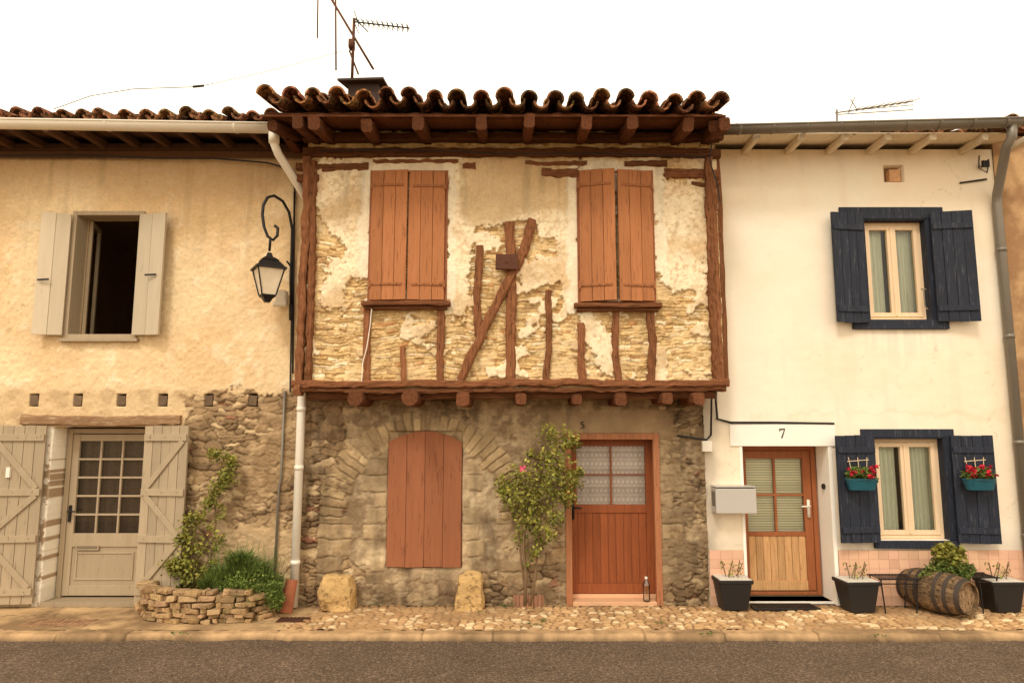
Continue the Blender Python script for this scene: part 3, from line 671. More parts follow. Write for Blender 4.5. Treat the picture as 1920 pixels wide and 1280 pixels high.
mb=MB(); c0=P(672,148,-.2); mb.box(c0[0]-.18,c0[0]+.22,.0,.5,c0[1]-.4,c0[1]+.04); mb.add([(c0[0]-.30,-.1,c0[1]+.03),(c0[0]+.30,-.1,c0[1]+.05),(c0[0]+.34,.6,c0[1]+.1),(c0[0]-.2,.6,c0[1]+.16),(c0[0]-.30,-.1,c0[1]+.06),(c0[0]+.30,-.1,c0[1]+.08),(c0[0]+.34,.6,c0[1]+.13),(c0[0]-.2,.6,c0[1]+.19)],[(0,3,2,1),(4,5,6,7),(0,1,5,4),(1,2,6,5),(2,3,7,6),(3,0,4,7)])
mb.obj('chimney',M('dark_sheet_metal',(62,48,42),.8,.3,12),hm,label='low chimney with dark sheet-metal cap')
mb=MB(); n=4; x0,x1,z0,z1=rp
mb.box(x0-.012,x1+.012,-.02,-.0,z0-.01,z1-.16,0,.4)
def zt(x): return z1-.13*((x-(x0+x1)/2)/((x1-x0)/2))**2
for i in range(n):
    a=x0+(x1-x0)*i/n+.002; b=x0+(x1-x0)*(i+1)/n-.002
    mb.prism([(a,z0+U(0,.012)),(b,z0+U(0,.012))]+[(b+(a-b)*k/5,zt(b+(a-b)*k/5)) for k in range(6)],-.06+U(-.002,.002),-.02,0,U(.92,1.06))
mb.obj('shutter_panel',m_shut2,hm,bevel=.002,label='closed brown-red plank panel in a blocked arch')
x0,x1,z0,z1=dM; mb=MB(); 
mb.ring(x0,x1,.0,z1,.075,-.05,.02,0,1.0,wb=0); mb.box(x0+.0,x0+.055,.021,.24,0,z1-.01,0,.9); mb.box(x1-.03,x1,.021,.24,0,z1-.01,0,.95); mb.box(x0+.06,x1-.03,.021,.24,z1-.05,z1-.012,0,.7)
a0,a1=x0+.06,x1-.035; yd=.2; zg=P(1130,945,.2)[1]; zt_=z1-.06
lb=MB(); lb.ring(a0,a1,.09,zt_,.1,yd-.03,yd+.02,wb=.12); lb.box(a0+.1,a1-.1,yd-.028,yd+.018,zg-.1,zg)
for i in range(9):
    q=a0+.1+(a1-a0-.2)*i/9; lb.box(q+.002,q+(a1-a0-.2)/9-.002,yd-.014,yd+.01,.21,zg-.1,0,U(.86,1.1))
lb.box(a0+.1,a1-.1,yd-.01,yd+.008,.2,zg-.1,0,.5)
xm=(a0+a1)/2; lb.box(xm-.01,xm+.01,yd-.024,yd+.01,zg,zt_-.1); lb.box(a0+.1,a1-.1,yd-.022,yd+.009,(zg+zt_-.1)/2-.0,(zg+zt_-.1)/2+.014)
door=lb.obj('door',m_door,hm,bevel=.004,label='varnished reddish wooden door with lace-curtained glass')
mb.obj('frame',M('door_frame_wood',(170,112,76),.7,.3,5,(6,6,.5),.5,30,worn=(128,82,54),wt=.57,bd=.004),door,bevel=.004)
sheet(door,'pane',a0+.09,a1-.09,zg-.01,zt_-.09,yd,m_glass)
def f_lace(X,Z):
    u=(X-a0)/.055; v=(Z-zg)/.11; n=vn(X,Z,150,3)
    row=np.floor(v); f=v-row; sc=.5+.35*np.cos(u*math.pi*2)
    hole=(np.sin(X*330)*np.sin(Z*330)>.25)
    blob=np.hypot((u%1)-.5,(f-.5)*1.6)<.3
    m=np.where(hole,.45,.75); m=np.where(blob,1.,m); m=np.where(f<.1*sc+.04,1.,m); m=np.where(row%2==1,m*.8,m)
    c=mix(full(X,(120,100,92)),full(X,(250,238,232)),np.clip(m*(.85+.3*n),0,1)); return .004*np.sin(X*45),c
relief('curtain',door,a0+.05,a1-.05,zg-.05,zt_-.06,yd+.04,.005,f_lace,m_smooth,label='white lace curtain')
mb=MB(); mb.box(a0+.03,a0+.065,yd-.05,yd-.03,.98,1.2); mb.tube([(a0+.047,yd-.05,1.12),(a0+.047,yd-.09,1.12),(a0+.15,yd-.09,1.12)],.011,8); mb.obj('handle',m_iron,door,smooth=True)
mb=MB(); mb.box(x0+.076,x1-.076,-.06,.16,0,.045,0,.9,.002); mb.box(x0+.06,x1-.04,.161,.24,.0,.085); mb.obj('doorstep',M('pinkish_doorstep',(226,178,138),.8,.1,5),door,bevel=.006)
q=P(1092,797,0); number(hm,'5',q[0],q[1],-.035,.12,M('faded_black_paint',(64,50,40),.9,.2))
mb=MB(); yy=YU-.1; mb.tube([P3(697,575,yy),P3(694,610,yy),P3(688,650,yy),P3(680,680,yy),P3(678,715,yy-.03)],.006,6); mb.obj('wire',m_white,hm,label='thin white wire beside the window')
yy=YU-.16
mb=MB(); mb.tube([P3(600,283,yy),P3(720,281,yy),P3(850,284,yy),P3(960,289,yy),P3(1100,287,yy),P3(1240,291,yy),P3(1325,294,yy)],.008,6); mb.obj('cable',m_black,hm)
mb=MB(); mb.tube([P3(1336,725,-.5),P3(1334,750,-.2),P3(1333,815,-.05),P3(1325,824,-.05),P3(1270,816,-.05)],.013,6); mb.obj('cable',m_black,hm)
mb=MB(); mb.tube([P3(1343,725,-.5),P3(1342,750,-.1),P3(1345,785,-.05),P3(1370,792,-.05),P3(1450,792,-.04),P3(1564,794,-.04)],.015,6); mb.obj('cable',m_black,hm)
mb=MB(); mb.tube([P3(1336,260,-.6),P3(1330,300,-.62),P3(1345,345,-.62),P3(1350,378,-.62)],.008,6); mb.obj('cable',m_black,hm)
mb=MB(); q=RR(1313,826,1331,846,0); mb.box(q[0],q[1],-.1,-.02,q[2],q[3]); mb.obj('junction_box',m_white,hm,bevel=.006)

# ================= CREAM HOUSE =================
XR=P(1886,600,0)[0]
hr=thing('cream_rendered_house',((XM+XR)/2,0,0),'cream rendered house with navy shutters, grey gutter and number 7 door','house')
w1=RR(1622,412,1740,600,0); w2=RR(1640,820,1774,1012,0); d7=RR(1395,836,1560,1133,0); d7=(d7[0],d7[1],0,d7[3]); vt=RR(1655,311,1692,343,0)
topR=5.68
def f_right(X,Z):
    n1=fbm(X,Z,.9,5,101); n2=fbm(X,Z,5,4,102); n3=fbm(X,Z,14,3,103)
    c=mix(full(X,(249,236,216)),full(X,(243,227,201)),ss(.3,.7,n1))
    z0=P(1600,775,0)[1]; c=mix(c,full(X,(228,208,176)),ss(-.02,.02,.06-abs(Z-z0+(n2-.5)*.3)-(.7-n1)*.2)*.4)
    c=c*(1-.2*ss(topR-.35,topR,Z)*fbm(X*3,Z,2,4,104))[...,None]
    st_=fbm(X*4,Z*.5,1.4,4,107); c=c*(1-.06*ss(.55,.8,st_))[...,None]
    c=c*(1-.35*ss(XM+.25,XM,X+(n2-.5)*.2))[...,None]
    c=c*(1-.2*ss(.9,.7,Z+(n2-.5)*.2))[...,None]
    for sx0,sx1,sz in ((w1[0]-.1,w1[1]+.1,w1[2]-.1),(w2[0]-.1,w2[1]+.1,w2[2]-.1)):
        inside=ss(0,.06,np.minimum(X-sx0,sx1-X))*(Z<sz)*ss(sz-.7,sz,Z); c=c*(1-.12*inside*ss(.4,.7,fbm(X*8,Z*.5,2,3,108)))[...,None]
    cr=abs(fbm(X,Z,1.1,4,133)-.5); c=c*(1-.22*ss(.003,.0,cr)*ss(.5,.6,n1))[...,None]
    return .006+.022*n1+.007*n2+.003*n3,c
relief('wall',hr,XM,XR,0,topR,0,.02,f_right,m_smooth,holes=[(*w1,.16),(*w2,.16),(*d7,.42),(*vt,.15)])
body(hr,XM,XR,0,6,topR)
mb=MB(); mb.box(vt[0],vt[1],.1,.15,vt[2],vt[3]); mb.box(vt[0]+.09,vt[1]-.03,-.0,.09,vt[2]+.02,vt[3]-.05,0,2.2); mb.obj('vent',M('vent_brick',(150,116,86),.9,.3,15),hr)
for wi,(hole,tr,sh) in enumerate(((w1,(1582,390,1770,618),((1558,1622,400,606),(1750,1822,398,604))),(w2,(1622,804,1790,1026),((1565,1643,815,1016),(1788,1860,815,1018))))):
    tx0,tx1,tz0,tz1=RR(*tr,0); x0,x1,z0,z1=hole
    mb=MB(); mb.box(tx0,x0,-.035,.0+.03,z0+.0,z1); mb.box(x1,tx1,-.035,.03,z0,z1); mb.box(tx0-.03,tx1+.02,-.04,.03,z1+.001,tz1); mb.box(tx0+.05,tx1-.03,-.07,.03,tz0,z0-.001)
    mb.box(x0-.001,x0+.015,-.034,.155,z0,z1,0,.8); mb.box(x1-.015,x1+.001,-.034,.155,z0,z1,0,.9); mb.box(x0+.015,x1-.015,-.034,.155,z1-.015,z1,0,.8)
    w=mb.obj('window',m_navy,hr,bevel=.005); casement(w,x0+.015,x1-.015,z0+.005,z1-.015,.11,m_frame)
    xm=(x0+x1)/2
    sheet(w,'curtain',x0+.1,xm-.06,z0,z1,.2,m_curt,5,.018); sheet(w,'curtain',xm+.12,x1-.05,z0,z1,.2,m_curt,5,.018)
    for s,(a,b,c_,d_) in zip((-1,1),sh):
        s0,s1,q0,q1=RR(a,c_,b,d_,-.08)
        shutter(w,s1 if s<0 else s0,-.075,q0,q1,s,(s1-s0)*1.02,9,4,m_navy,'batten')
    if wi==0:
        mb=MB(); q=P3(1732,545,-.08); mb.tube([q,(q[0],q[1],q[2]-.2),(q[0]+.02,q[1]-.02,q[2]-.24)],.008,6); mb.tube([(q[0]-.03,q[1],q[2]+.02),(q[0]+.03,q[1],q[2]+.02)],.008,6); mb.obj('latch',m_zinc,w)
x0,x1,z0,z1=d7; yd=.36
mb=MB(); a0,a1=x0+.0,x1-.02; zt_=z1-.0; mb.ring(a0,a1,.04,zt_,.06,yd-.04,yd+.03,0,1,wb=.04)
b0,b1=a0+.065,a1-.065; zg=P(1450,996,yd)[1]
mb.ring(b0,b1,.09,zt_-.065,.1,yd-.03,yd+.02,0,1,wb=.001)
mb.box(b0+.1,b1-.1,yd-.028,yd+.018,zg-.05,zg)
xm=(b0+b1)/2; mb.box(xm-.014,xm+.014,yd-.025,yd+.01,zg,zt_-.165); mb.box(b0+.1,b1-.1,yd-.024,yd+.009,zg+(zt_-.165-zg)*.5-.014,zg+(zt_-.165-zg)*.5+.014)
for i in range(8):
    q=b0+.1+(b1-b0-.2)*i/8; mb.box(q+.002,q+(b1-b0-.2)/8-.002,yd-.016,yd+.01,.21,zg-.05,1,U(.85,1.1))
mb.box(b0+.1,b1-.1,yd-.028,yd+.018,.091,.21,1)
door=mb.obj('door',[m_door7,m_door7b],hr,bevel=.004,label='half-glazed oak door with sun-bleached lower panel')
sheet(door,'pane',b0+.09,b1-.09,zg-.01,zt_-.16,yd,m_glass)
m_blind=M('blind_slats',(248,245,214),.7,.05,5,bump=0)
mb=MB(); z=zg
while z<zt_-.17:
    t=U(.95,1.08); mb.add([(b0+.1,yd+.03,z),(b1-.1,yd+.03,z),(b1-.1,yd+.027,z+.024),(b0+.1,yd+.027,z+.024)],[(0,1,2,3)],0,t); z+=.032
mb.box(b0+.09,b1-.09,yd+.045,yd+.05,zg,zt_-.17,0,.5); mb.obj('blind',m_blind,door,label='pale venetian blind')
mb=MB(); mb.box(b1-.07,b1-.035,yd-.05,yd-.03,.98,1.2); mb.tube([(b1-.05,yd-.05,1.12),(b1-.05,yd-.09,1.12),(b1-.16,yd-.09,1.12)],.011,8); mb.obj('handle',m_white,door,smooth=True)
mb=MB(); q=RR(1368,795,1566,836,-.03); mb.box(q[0],q[1],-.045,-.0,q[2],q[3])
mb.box(x1-.012,x1+.035,-.036,yd-.05,.0,q[2]-.001); mb.box(x0-.03,x0+.008,-.036,yd-.05,.0,q[2]-.001)
mb.obj('surround',m_plast,door,bevel=.004,label='white lintel board and door jambs')
q=P(1467,812,-.05)
mb=MB(); X7,Z7=q; s7=.058
mb.prism([(X7-.035,Z7+s7),(X7+.037,Z7+s7),(X7+.037,Z7+s7-.006),(X7-.002,Z7-s7),(X7-.018,Z7-s7),(X7+.024,Z7+s7-.015),(X7-.02,Z7+s7-.015),(X7-.029,Z7+s7-.034),(X7-.035,Z7+s7-.034)],-.05,-.046)
mb.obj('house_number',m_black,door,label='black serif number 7')
mb=MB(); mb.box(x0+.01,x1-.014,.03,.32,0,.03,0,.85); mb.obj('doorstep',m_plast,door,bevel=.006)
mb=MB(); mb.tube([(x1-.012,.12,1.38),(x1-.035,.12,1.38)],.035,12); mb.obj('doorbell',m_black,door)
zd=P(1700,1030,0)[1]; 
for (ax,bx) in ((XM+.01,x0-.035),(x1+.04,XR-.02)):
    mb=MB(); mb.box(ax,bx,-.038,-.03,0,zd,1); nx=int((bx-ax)/.115); w=(bx-ax)/nx; nz=6; hh=zd/nz
    for i in range(nx):
        for j in range(nz):
            t=U(.88,1.08)*(.8+.2*min(1,j/2)); mb.box(ax+i*w+.0015,ax+(i+1)*w-.0015,-.044,-.0385,j*hh+.0015,(j+1)*hh-.0015,0,(t,t*U(.96,1.02),t*U(.94,1.03)))
    mb.obj('dado',[m_tileP,m_grout],hr,label='pink tiled dado at the wall foot')
zr_=5.60
mb=MB(); tiles(mb,XM+.15,XR-.0,-.44,zr_+.105,zr_+.115,.26,math.radians(12),12,.062,.008,.008); mb.obj('roof',m_tile,hr)
mb=MB(); deck(mb,XM+.02,XR,-.48,zr_+.09,math.radians(12),2.9,.015,flat=(-.3,zr_+.09)); mb.obj('roof_deck',m_whwood,hr)
for px in (1400,1480,1558,1634,1715,1808,1890):
    x=P(px,285,-.1)[0]; mb=MB(); mb.beam((x,-.5,zr_+.045),(x,.1,zr_+.045),.07,.085,0,U(.8,1.0),.004,.15,up=(0,0,1)); mb.obj('rafter',m_whwood,hr)
mb=MB(); ga=Vector(P3(1352,240,-.62)); gb=Vector(P3(1912,226,-.62)); mb.shell(ga,gb,.085,.085,.004,180,360,12); mb.tube([ga+Vector((0,-.085,0)),gb+Vector((0,-.085,0))],.012,8)
for k in range(9):
    q=ga.lerp(gb,(k+.5)/9); mb.shell(q,q+Vector((.025,0,0)),.09,.09,.006,180,360,12)
mb.shell(gb,gb+Vector((.006,0,0)),.085,.085,.084,180,360,12); mb.shell(ga,ga+Vector((-.006,0,0)),.085,.085,.084,180,360,12)
xp=P(1893,640,-.1)[0]
mb.tube([gb+Vector((-.1,0,-.06)),gb+Vector((-.1,.02,-.2)),gb+Vector((-.12,.1,-.3)),(xp,-.12,gb.z-.75),(xp,-.1,gb.z-.88),(xp,-.1,.03)],.055,12)
for z in (4.3,3.2,1.9,.8): mb.tube([(xp,-.1,z),(xp,-.1,z+.05)],.062,12)
mb.obj('gutter',m_zinc,hr,smooth=True,label='grey zinc gutter and downpipe')
mb=MB(); q=P3(1842,312,-.04); mb.tube([(q[0],-.0,q[2]),(q[0],-.1,q[2]),(q[0]+.03,-.12,q[2]+.06)],.012,6)
for k in range(3): mb.tube([(q[0]+.03*k-.03,-.1,q[2]-.03),(q[0]+.03*k-.03,-.1,q[2]+.05)],.02,8)
mb.tube([(q[0]-.02,-.03,q[2]+.15),(q[0]-.04,-.03,q[2]-.02),(q[0]+.06,-.03,q[2]-.08),(q[0]+.1,-.03,q[2]+.05)],.007,6); a=P3(1800,343,-.04); b=P3(1850,336,-.04); mb.tube([a,b],.012,6)
mb.obj('cable_insulator',m_iron,hr)
hn=thing('neighbouring_house',(XR+1.2,.0,0),'brown rendered neighbouring house with clay tile roof edge','house')
def f_nb(X,Z):
    n=fbm(X,Z,3,5,201); return .01+.02*n,mix(full(X,(196,160,118)),full(X,(156,120,86)),ss(.35,.65,n))
relief('wall',hn,XR,XR+2.4,0,5.85,-.02,.025,f_nb,m_wall); body(hn,XR+.01,XR+2.4,-.02,6,5.85)
mb=MB(); tiles(mb,XR+.2,XR+2.4,-.15,5.93,5.93,.28,math.radians(12),12,.1,.01); mb.obj('roof',m_tile,hn)
mb=MB(); deck(mb,XR+.02,XR+2.4,-.15,5.86,math.radians(11),2.9,.02); mb.obj('roof_deck',m_soff,hn)

# ================= STREET THINGS =================
c=Vector(P3(503,520,-.55)); lp=thing('street_lamp',P3(547,560,YL),'black wrought-iron wall lantern on a curled bracket','street lamp')
mb=MB(); yw=YL-.07
S=[P3(546,580,yw),P3(545,520,yw),P3(547,470,yw-.03),P3(548,430,yw-.08),P3(542,398,yw-.15),P3(530,377,yw-.22),P3(514,367,yw-.3),P3(502,370,yw-.36),P3(494,384,yw-.4),P3(492,402,yw-.43),P3(495,425,yw-.45),P3(502,443,yw-.46),P3(512,450,yw-.45),P3(520,442,yw-.44),P3(521,428,yw-.43),P3(515,423,yw-.43)]
mb.tube(S,.018,8); mb.tube([P3(552,360,yw),P3(551,480,yw),P3(549,700,yw)],.012,8)
mb.tube([P3(507,447,yw-.46),Vector(c)+Vector((0,0,.32))],.016,8); mb.tube([P3(546,570,yw),P3(546,600,yw)],.028,8)
mb.tube([P3(546,500,yw),P3(538,490,yw-.1)],.012,6)
mb.obj('bracket',m_iron,lp,smooth=True)
def sq(mb,c,z0,r0,z1,r1,mi=0,t=1.):
    a=math.radians(32); ca,sa=math.cos(a),math.sin(a); vs=[]
    for z,r in ((z0,r0),(z1,r1)):
        for ux,uy in ((-1,-1),(1,-1),(1,1),(-1,1)): vs.append((c[0]+(ux*ca-uy*sa)*r,c[1]+(ux*sa+uy*ca)*r,c[2]+z))
    mb.add(vs,[(3,2,1,0),(4,5,6,7),(0,1,5,4),(1,2,6,5),(2,3,7,6),(3,0,4,7)],mi,t); return vs
mb=MB(); sq(mb,c,.11,.165,.2,.09); sq(mb,c,.2,.1,.24,.055); sq(mb,c,.24,.04,.3,.02); sq(mb,c,.09,.175,.11,.175); sq(mb,c,-.24,.075,-.215,.085); sq(mb,c,-.3,.03,-.24,.06)
vs=sq(MB(),c,-.215,.08,.09,.15)
for i in range(4): mb.tube([vs[i],vs[i+4]],.009,6)
lan=mb.obj('lantern',m_iron,lp)
mb=MB(); sq(mb,c,-.213,.074,.088,.143); mb.obj('lamp_glass',M('frosted_lamp_glass',(232,216,190),.3,.2,6,bump=0),lan)
mb=MB(); q=P3(527,560,yw-.03); mb.box(q[0]-.05,q[0]+.07,yw-.1,yw+.03,q[2]-.06,q[2]+.1); mb.tube([(q[0]-.08,yw-.06,q[2]-.07),(q[0]+.08,yw-.06,q[2]-.07)],.04,10); mb.obj('ballast_box',m_white,lp,bevel=.01)
mb=MB(); mb.tube([P3(0,292,YL-.12),P3(150,291,YL-.12),P3(300,297,YL-.12),P3(400,297,YL-.1),P3(500,305,YL-.1),P3(548,318,YL-.05),P3(553,360,YL-.04),P3(549,480,YL-.05),P3(544,735,YL-.05)],.011,6)
mb.obj('utility_cable',m_black,loc=P3(544,650,YL),label='black utility cable clipped along the stucco wall top',cat='cable')
mb=MB(); y=-.0; pts=[P3(100,205,y),P3(170,180,y),P3(250,167,y),P3(370,163,y)]; 
for k in range(1,7): pts.append(P3(370+45*k,163-9*k-.35*k*k,y))
rr=[.005]*4+[.003]*6
mb.tube(pts,rr,5); mb.tube([P3(362,163,y),P3(382,161,y)],.018,6)
mb.obj('overhead_wire',m_iron,loc=P3(370,163,0),label='thin black wire strung above the roofs',cat='wire')
at=thing('roof_antenna',P3(660,150,.25),'rusty braced television aerial mast on the half-timbered house chimney','antenna')
y=.25; mb=MB()
mb.tube([P3(660,150,y),P3(664,35,y)],.02,8); mb.tube([P3(622,0,y),P3(700,130,y)],.016,8); mb.tube([P3(629,-40,y),P3(630,132,y)],.012,8); mb.tube([P3(597,-60,y),P3(595,72,y)],.01,6)
mb.tube([P3(655,95,y),P3(672,140,y)],.012,6); mb.tube([P3(560,-60,y),P3(625,2,y)],.014,6); mb.box(P(660,92,y)[0]-.04,P(660,92,y)[0]+.03,y-.05,y+.05,P(660,92,y)[1],P(660,92,y)[1]+.12)
mb.obj('mast',m_rust,at,smooth=True)
mb=MB(); mb.tube([P3(662,41,y),P3(768,53,y)],.011,6)
for k in range(11):
    px=672+k*9.2; py=42+1.13*(px-662)/10; q=Vector(P3(px,py,y)); mb.tube([q+Vector((-.0,-.14,-.02)),q+Vector((0,.14,.05))],.006,5); mb.tube([q+Vector((0,0,-.06)),q+Vector((0,0,.05))],.006,5)
for dz in (-.07,.07): q=Vector(P3(668,42,y)); mb.tube([q+Vector((0,-.15,dz)),q+Vector((0,.15,dz))],.006,5)
mb.tube([Vector(P3(666,36,y)),Vector(P3(690,60,y))],.008,5)
mb.obj('aerial',m_iron,at)
at=thing('roof_antenna',P3(1570,225,.6),'small tilted television aerial above the cream house roof','antenna'); y=.6
mb=MB(); mb.tube([P3(1570,260,y),P3(1569,206,y)],.015,6); mb.tube([P3(1566,212,y),P3(1600,207,y),P3(1712,190,y)],.01,6); mb.tube([P3(1570,215,y),P3(1712,206,y)],.007,5); mb.tube([P3(1600,207,y),P3(1712,197,y)],.006,5)
for k in range(9): q=Vector(P3(1605+k*13,206-k*1.9,y)); mb.tube([q+Vector((0,-.2,-.05)),q+Vector((.0,.2,.06))],.005,5)
mb.tube([P3(1603,182,y),P3(1590,212,y)],.007,5); mb.tube([P3(1595,186,y),P3(1608,208,y)],.007,5)
mb.obj('aerial',m_zinc,at)
def boulder(name,loc,w,d,h,seed,**kw):
    import bmesh
    bm=bmesh.new(); bmesh.ops.create_cube(bm,size=1); bmesh.ops.subdivide_edges(bm,edges=bm.edges,cuts=18,use_grid_fill=True)
    for v in bm.verts:
        p=v.co.copy(); q=p.normalized()*.62; p=p.lerp(q,.38); tz=p.z+.5
        p.x*=w*(1.05-.2*tz); p.y*=d*(1.05-.15*tz); p.z=tz*h
        n=mnoise.fractal(p*5+Vector((seed*7,0,0)),1,2,5); n2=mnoise.noise(p*3+Vector((0,seed*5,0)))
        p+=v.co.normalized()*(n*.035+n2*.035); v.co=p
    me=bpy.data.meshes.new(name); bm.to_mesh(me); bm.free(); me.materials.append(m_stone)
    a=me.attributes.new('tint','FLOAT_COLOR','POINT'); a.data.foreach_set('color',[1.]*4*len(me.vertices))
    me.polygons.foreach_set('use_smooth',[True]*len(me.polygons))
    o=bpy.data.objects.new(name,me); o.location=loc; link(o); meta(o,**kw)
g=G(627,1147); boulder('guard_stone',(g[0],g[1]+.14,-.03),.40,.30,.43,1,label='squat rounded yellow limestone guard stone on the cobbles',cat='stone',group='guard stones by the wall')
g=G(879,1144); boulder('guard_stone',(g[0],g[1]+.12,-.03),.32,.24,.42,4,label='upright block of yellow limestone against the wall',cat='stone',group='guard stones by the wall')
pt=[G(272,1148),G(285,1160),G(330,1165),G(400,1166),G(470,1163),G(500,1155),G(512,1135)]
pt=[Vector((p[0],p[1],0)) for p in pt]; pt=[Vector((pt[0].x,YL-.06,0))]+pt+[Vector((pt[-1].x,YL-.06,0))]
seg=[0]
for i in range(1,len(pt)): seg.append(seg[-1]+(pt[i]-pt[i-1]).length)
def along(s):
    for i in range(1,len(pt)):
        if s<=seg[i]: return pt[i-1].lerp(pt[i],(s-seg[i-1])/(seg[i]-seg[i-1])),(pt[i]-pt[i-1]).normalized()
    return pt[-1],(pt[-1]-pt[-2]).normalized()
mb=MB(); z=0
for r in range(8):
    h=U(.035,.07); s=U(-.05,0)
    while s<seg[-1]-.05:
        L=U(.05,.2); p,d=along(max(0,s+L/2)); a=math.atan2(d.y,d.x)
        top=.29+.04*math.sin(s*2.2)+U(-.03,.02)
        if z<top:
            hh=h*U(.85,1.15)
            mb.xf=Matrix.Translation((p.x,p.y+U(-.01,.02),z+h/2+U(-.006,.006)))@Matrix.Rotation(a+U(-.12,.12),4,'Z')@Matrix.Rotation(U(-.08,.08),4,'Y')
            t=U(.6,1.15); mb.box(-L/2+.003,L/2-.003,-.08+U(-.03,.02),.08,-hh/2+.002,hh/2-.002,0,(t,t*U(.93,1.02),t*U(.85,1.02)),.012)
        s+=L
    z+=h
mb.xf=None; pc=thing('stone_planter',(pt[0].x+.7,-.4,0),'low dry-stone planter of flat tan stones against the stucco house','planter')
mb.obj('wall',m_dry,pc,bevel=.014)
mb=MB()
vs=[(p.x,min(p.y+.03,YL),.23) for p in pt]; mb.add(vs,[tuple(range(len(vs)))]); mb.obj('soil',m_soil,pc)
def tuft(mb,px,py,y,rad,n,size,mi=0,lo=.5,hi=1.4,rz=None):
    c=Vector(P3(px,py,y)); r=rad/157.
    for _ in range(n):
        v=Vector((random.gauss(0,.5),random.gauss(0,.5),random.gauss(0,.5)))
        if v.length>1.25: v=v.normalized()*1.1*R()
        k=lo+(hi-lo)*min(1,max(0,.5+.35*v.z+U(-.3,.3)))
        mb.leaf(c+Vector((v.x*r,v.y*r*.8,v.z*(rz/157. if rz else r))),size,mi,(k*U(.9,1.2),k,k*U(.7,1.1)))
def blades(mb,px,py,y,rad,n,L,mi=0,curl=.5,z0=None):
    c=Vector(P3(px,py,y)); r=rad/157.
    for _ in range(n):
        a=U(0,6.28); o=c+Vector((math.cos(a)*r*R(),math.sin(a)*r*R()*.6,0)); ln=L*U(.5,1.2); sp=U(.1,curl)
        b=U(0,6.28); dx,dy=math.cos(b)*sp,math.sin(b)*sp; w=.006
        p1=o+Vector((dx*ln*.5,dy*ln*.5,ln*.6)); p2=o+Vector((dx*ln*1.2,dy*ln*1.2,ln*(.95-sp*.4))); k=U(.5,1.4)
        mb.add([o+Vector((-w,0,0)),o+Vector((w,0,0)),p1+Vector((w*.8,0,0)),p1-Vector((w*.8,0,0)),p2],[(0,1,2,3),(3,2,4)],mi,(k,k,k*.8))
sh=thing('lavender_bush',P3(455,1085,-.38),'spiky green lavender and grass bush growing in the stone planter','plant'); mb=MB()
for px,py,r_,L in ((420,1080,30,.27),(465,1077,36,.33),(500,1090,24,.22),(395,1090,18,.18),(450,1062,18,.33)): blades(mb,px,py+18,-.42,r_,650,L,0,.8)
tuft(mb,440,1088,-.42,40,650,.04,0,.4,1.3,24); tuft(mb,485,1090,-.42,36,600,.04,0,.4,1.2,22)
for k in range(30):
    px=U(385,525); a=Vector(P3(px,1080,-.42)); mb.tube([a,a+Vector((U(-.08,.08),U(-.05,.05),U(.2,.40)))],.003,4,0,1.4)
mb.obj('foliage',m_leaf,sh)
sh=thing('trailing_grass',P3(505,1120,-.6),'bright green trailing grass spilling over the planter end','plant'); mb=MB()
for px,py,r_ in ((512,1108,14),(516,1128,11),(470,1106,28),(440,1100,18)): 
    tuft(mb,px,py,-.62,r_*1.2,400,.035,0,.8,1.8); blades(mb,px,py,-.62,r_,300,.11,0,1.2)
mb.obj('foliage',m_leaf,sh)
cr=thing('climbing_rose',P3(365,1100,-.3),'climbing rose with arching leafy stem on the rough stone wall','plant')
y=-.25
ST=[[(362,1110),(360,1040),(368,985),(392,935),(425,905),(437,870),(425,850),(395,848)],[(380,1110),(395,1040),(405,980),(402,930),(412,890)],[(350,1100),(345,1020),(350,970)],[(385,1060),(420,1000)],[(345,1080),(325,1050),(318,1065)]]
for s in ST:
    mb=MB(); mb.tube([P3(a,b,y+U(-.03,.03)) for a,b in s],.008,6); mb.obj('stem',m_stem,cr)
mb=MB()
for s in ST:
    for i in range(len(s)-1):
        for k in range(3):
            t=(k+.5)/3; px=s[i][0]*(1-t)+s[i+1][0]*t; py=s[i][1]*(1-t)+s[i+1][1]*t
            tuft(mb,px+U(-11,11),py+U(-6,6),y-.03,U(8,17),22,.045,0,.5,1.7)
for px,py,r_ in ((350,1050,26),(345,1010,18),(330,1070,16),(400,852,13),(432,868,16),(425,890,16),(415,910,15),(372,1075,24),(320,1060,9),(360,970,14),(352,1085,22),(375,1030,18),(395,940,12)): tuft(mb,px,py,y-.04,r_,80,.05,0,.5,1.7)
mb.obj('foliage',m_leafy,cr)
rb=thing('rose_bush',G(988,1140),'tall leggy rose bush with yellowing leaves beside the reddish door','plant'); y=-.3
g=G(990,1138); mb=MB()
def stem(pts,r0): mb.tube([P3(a,b,yy) for a,b,yy in pts],[r0*(1-.6*k/(len(pts)-1)) for k in range(len(pts))],7)
stem([(984,1135,-.4),(986,1080,-.36),(981,1020,-.33),(986,960,-.3),(1000,910,-.3),(1030,860,-.3),(1062,820,-.3)],.022)
stem([(994,1135,-.4),(1003,1085,-.36),(1010,1010,-.33),(1006,950,-.3),(1040,920,-.3),(1075,900,-.3)],.016)
stem([(988,1130,-.4),(978,1060,-.34),(972,1000,-.32),(966,940,-.3),(950,905,-.32)],.014)
stem([(1000,1000,-.32),(1025,985,-.3),(1045,960,-.3)],.008); stem([(985,960,-.3),(985,900,-.3),(992,865,-.3)],.009)
mb.obj('trunk',m_stem,rb,smooth=True); mb=MB()
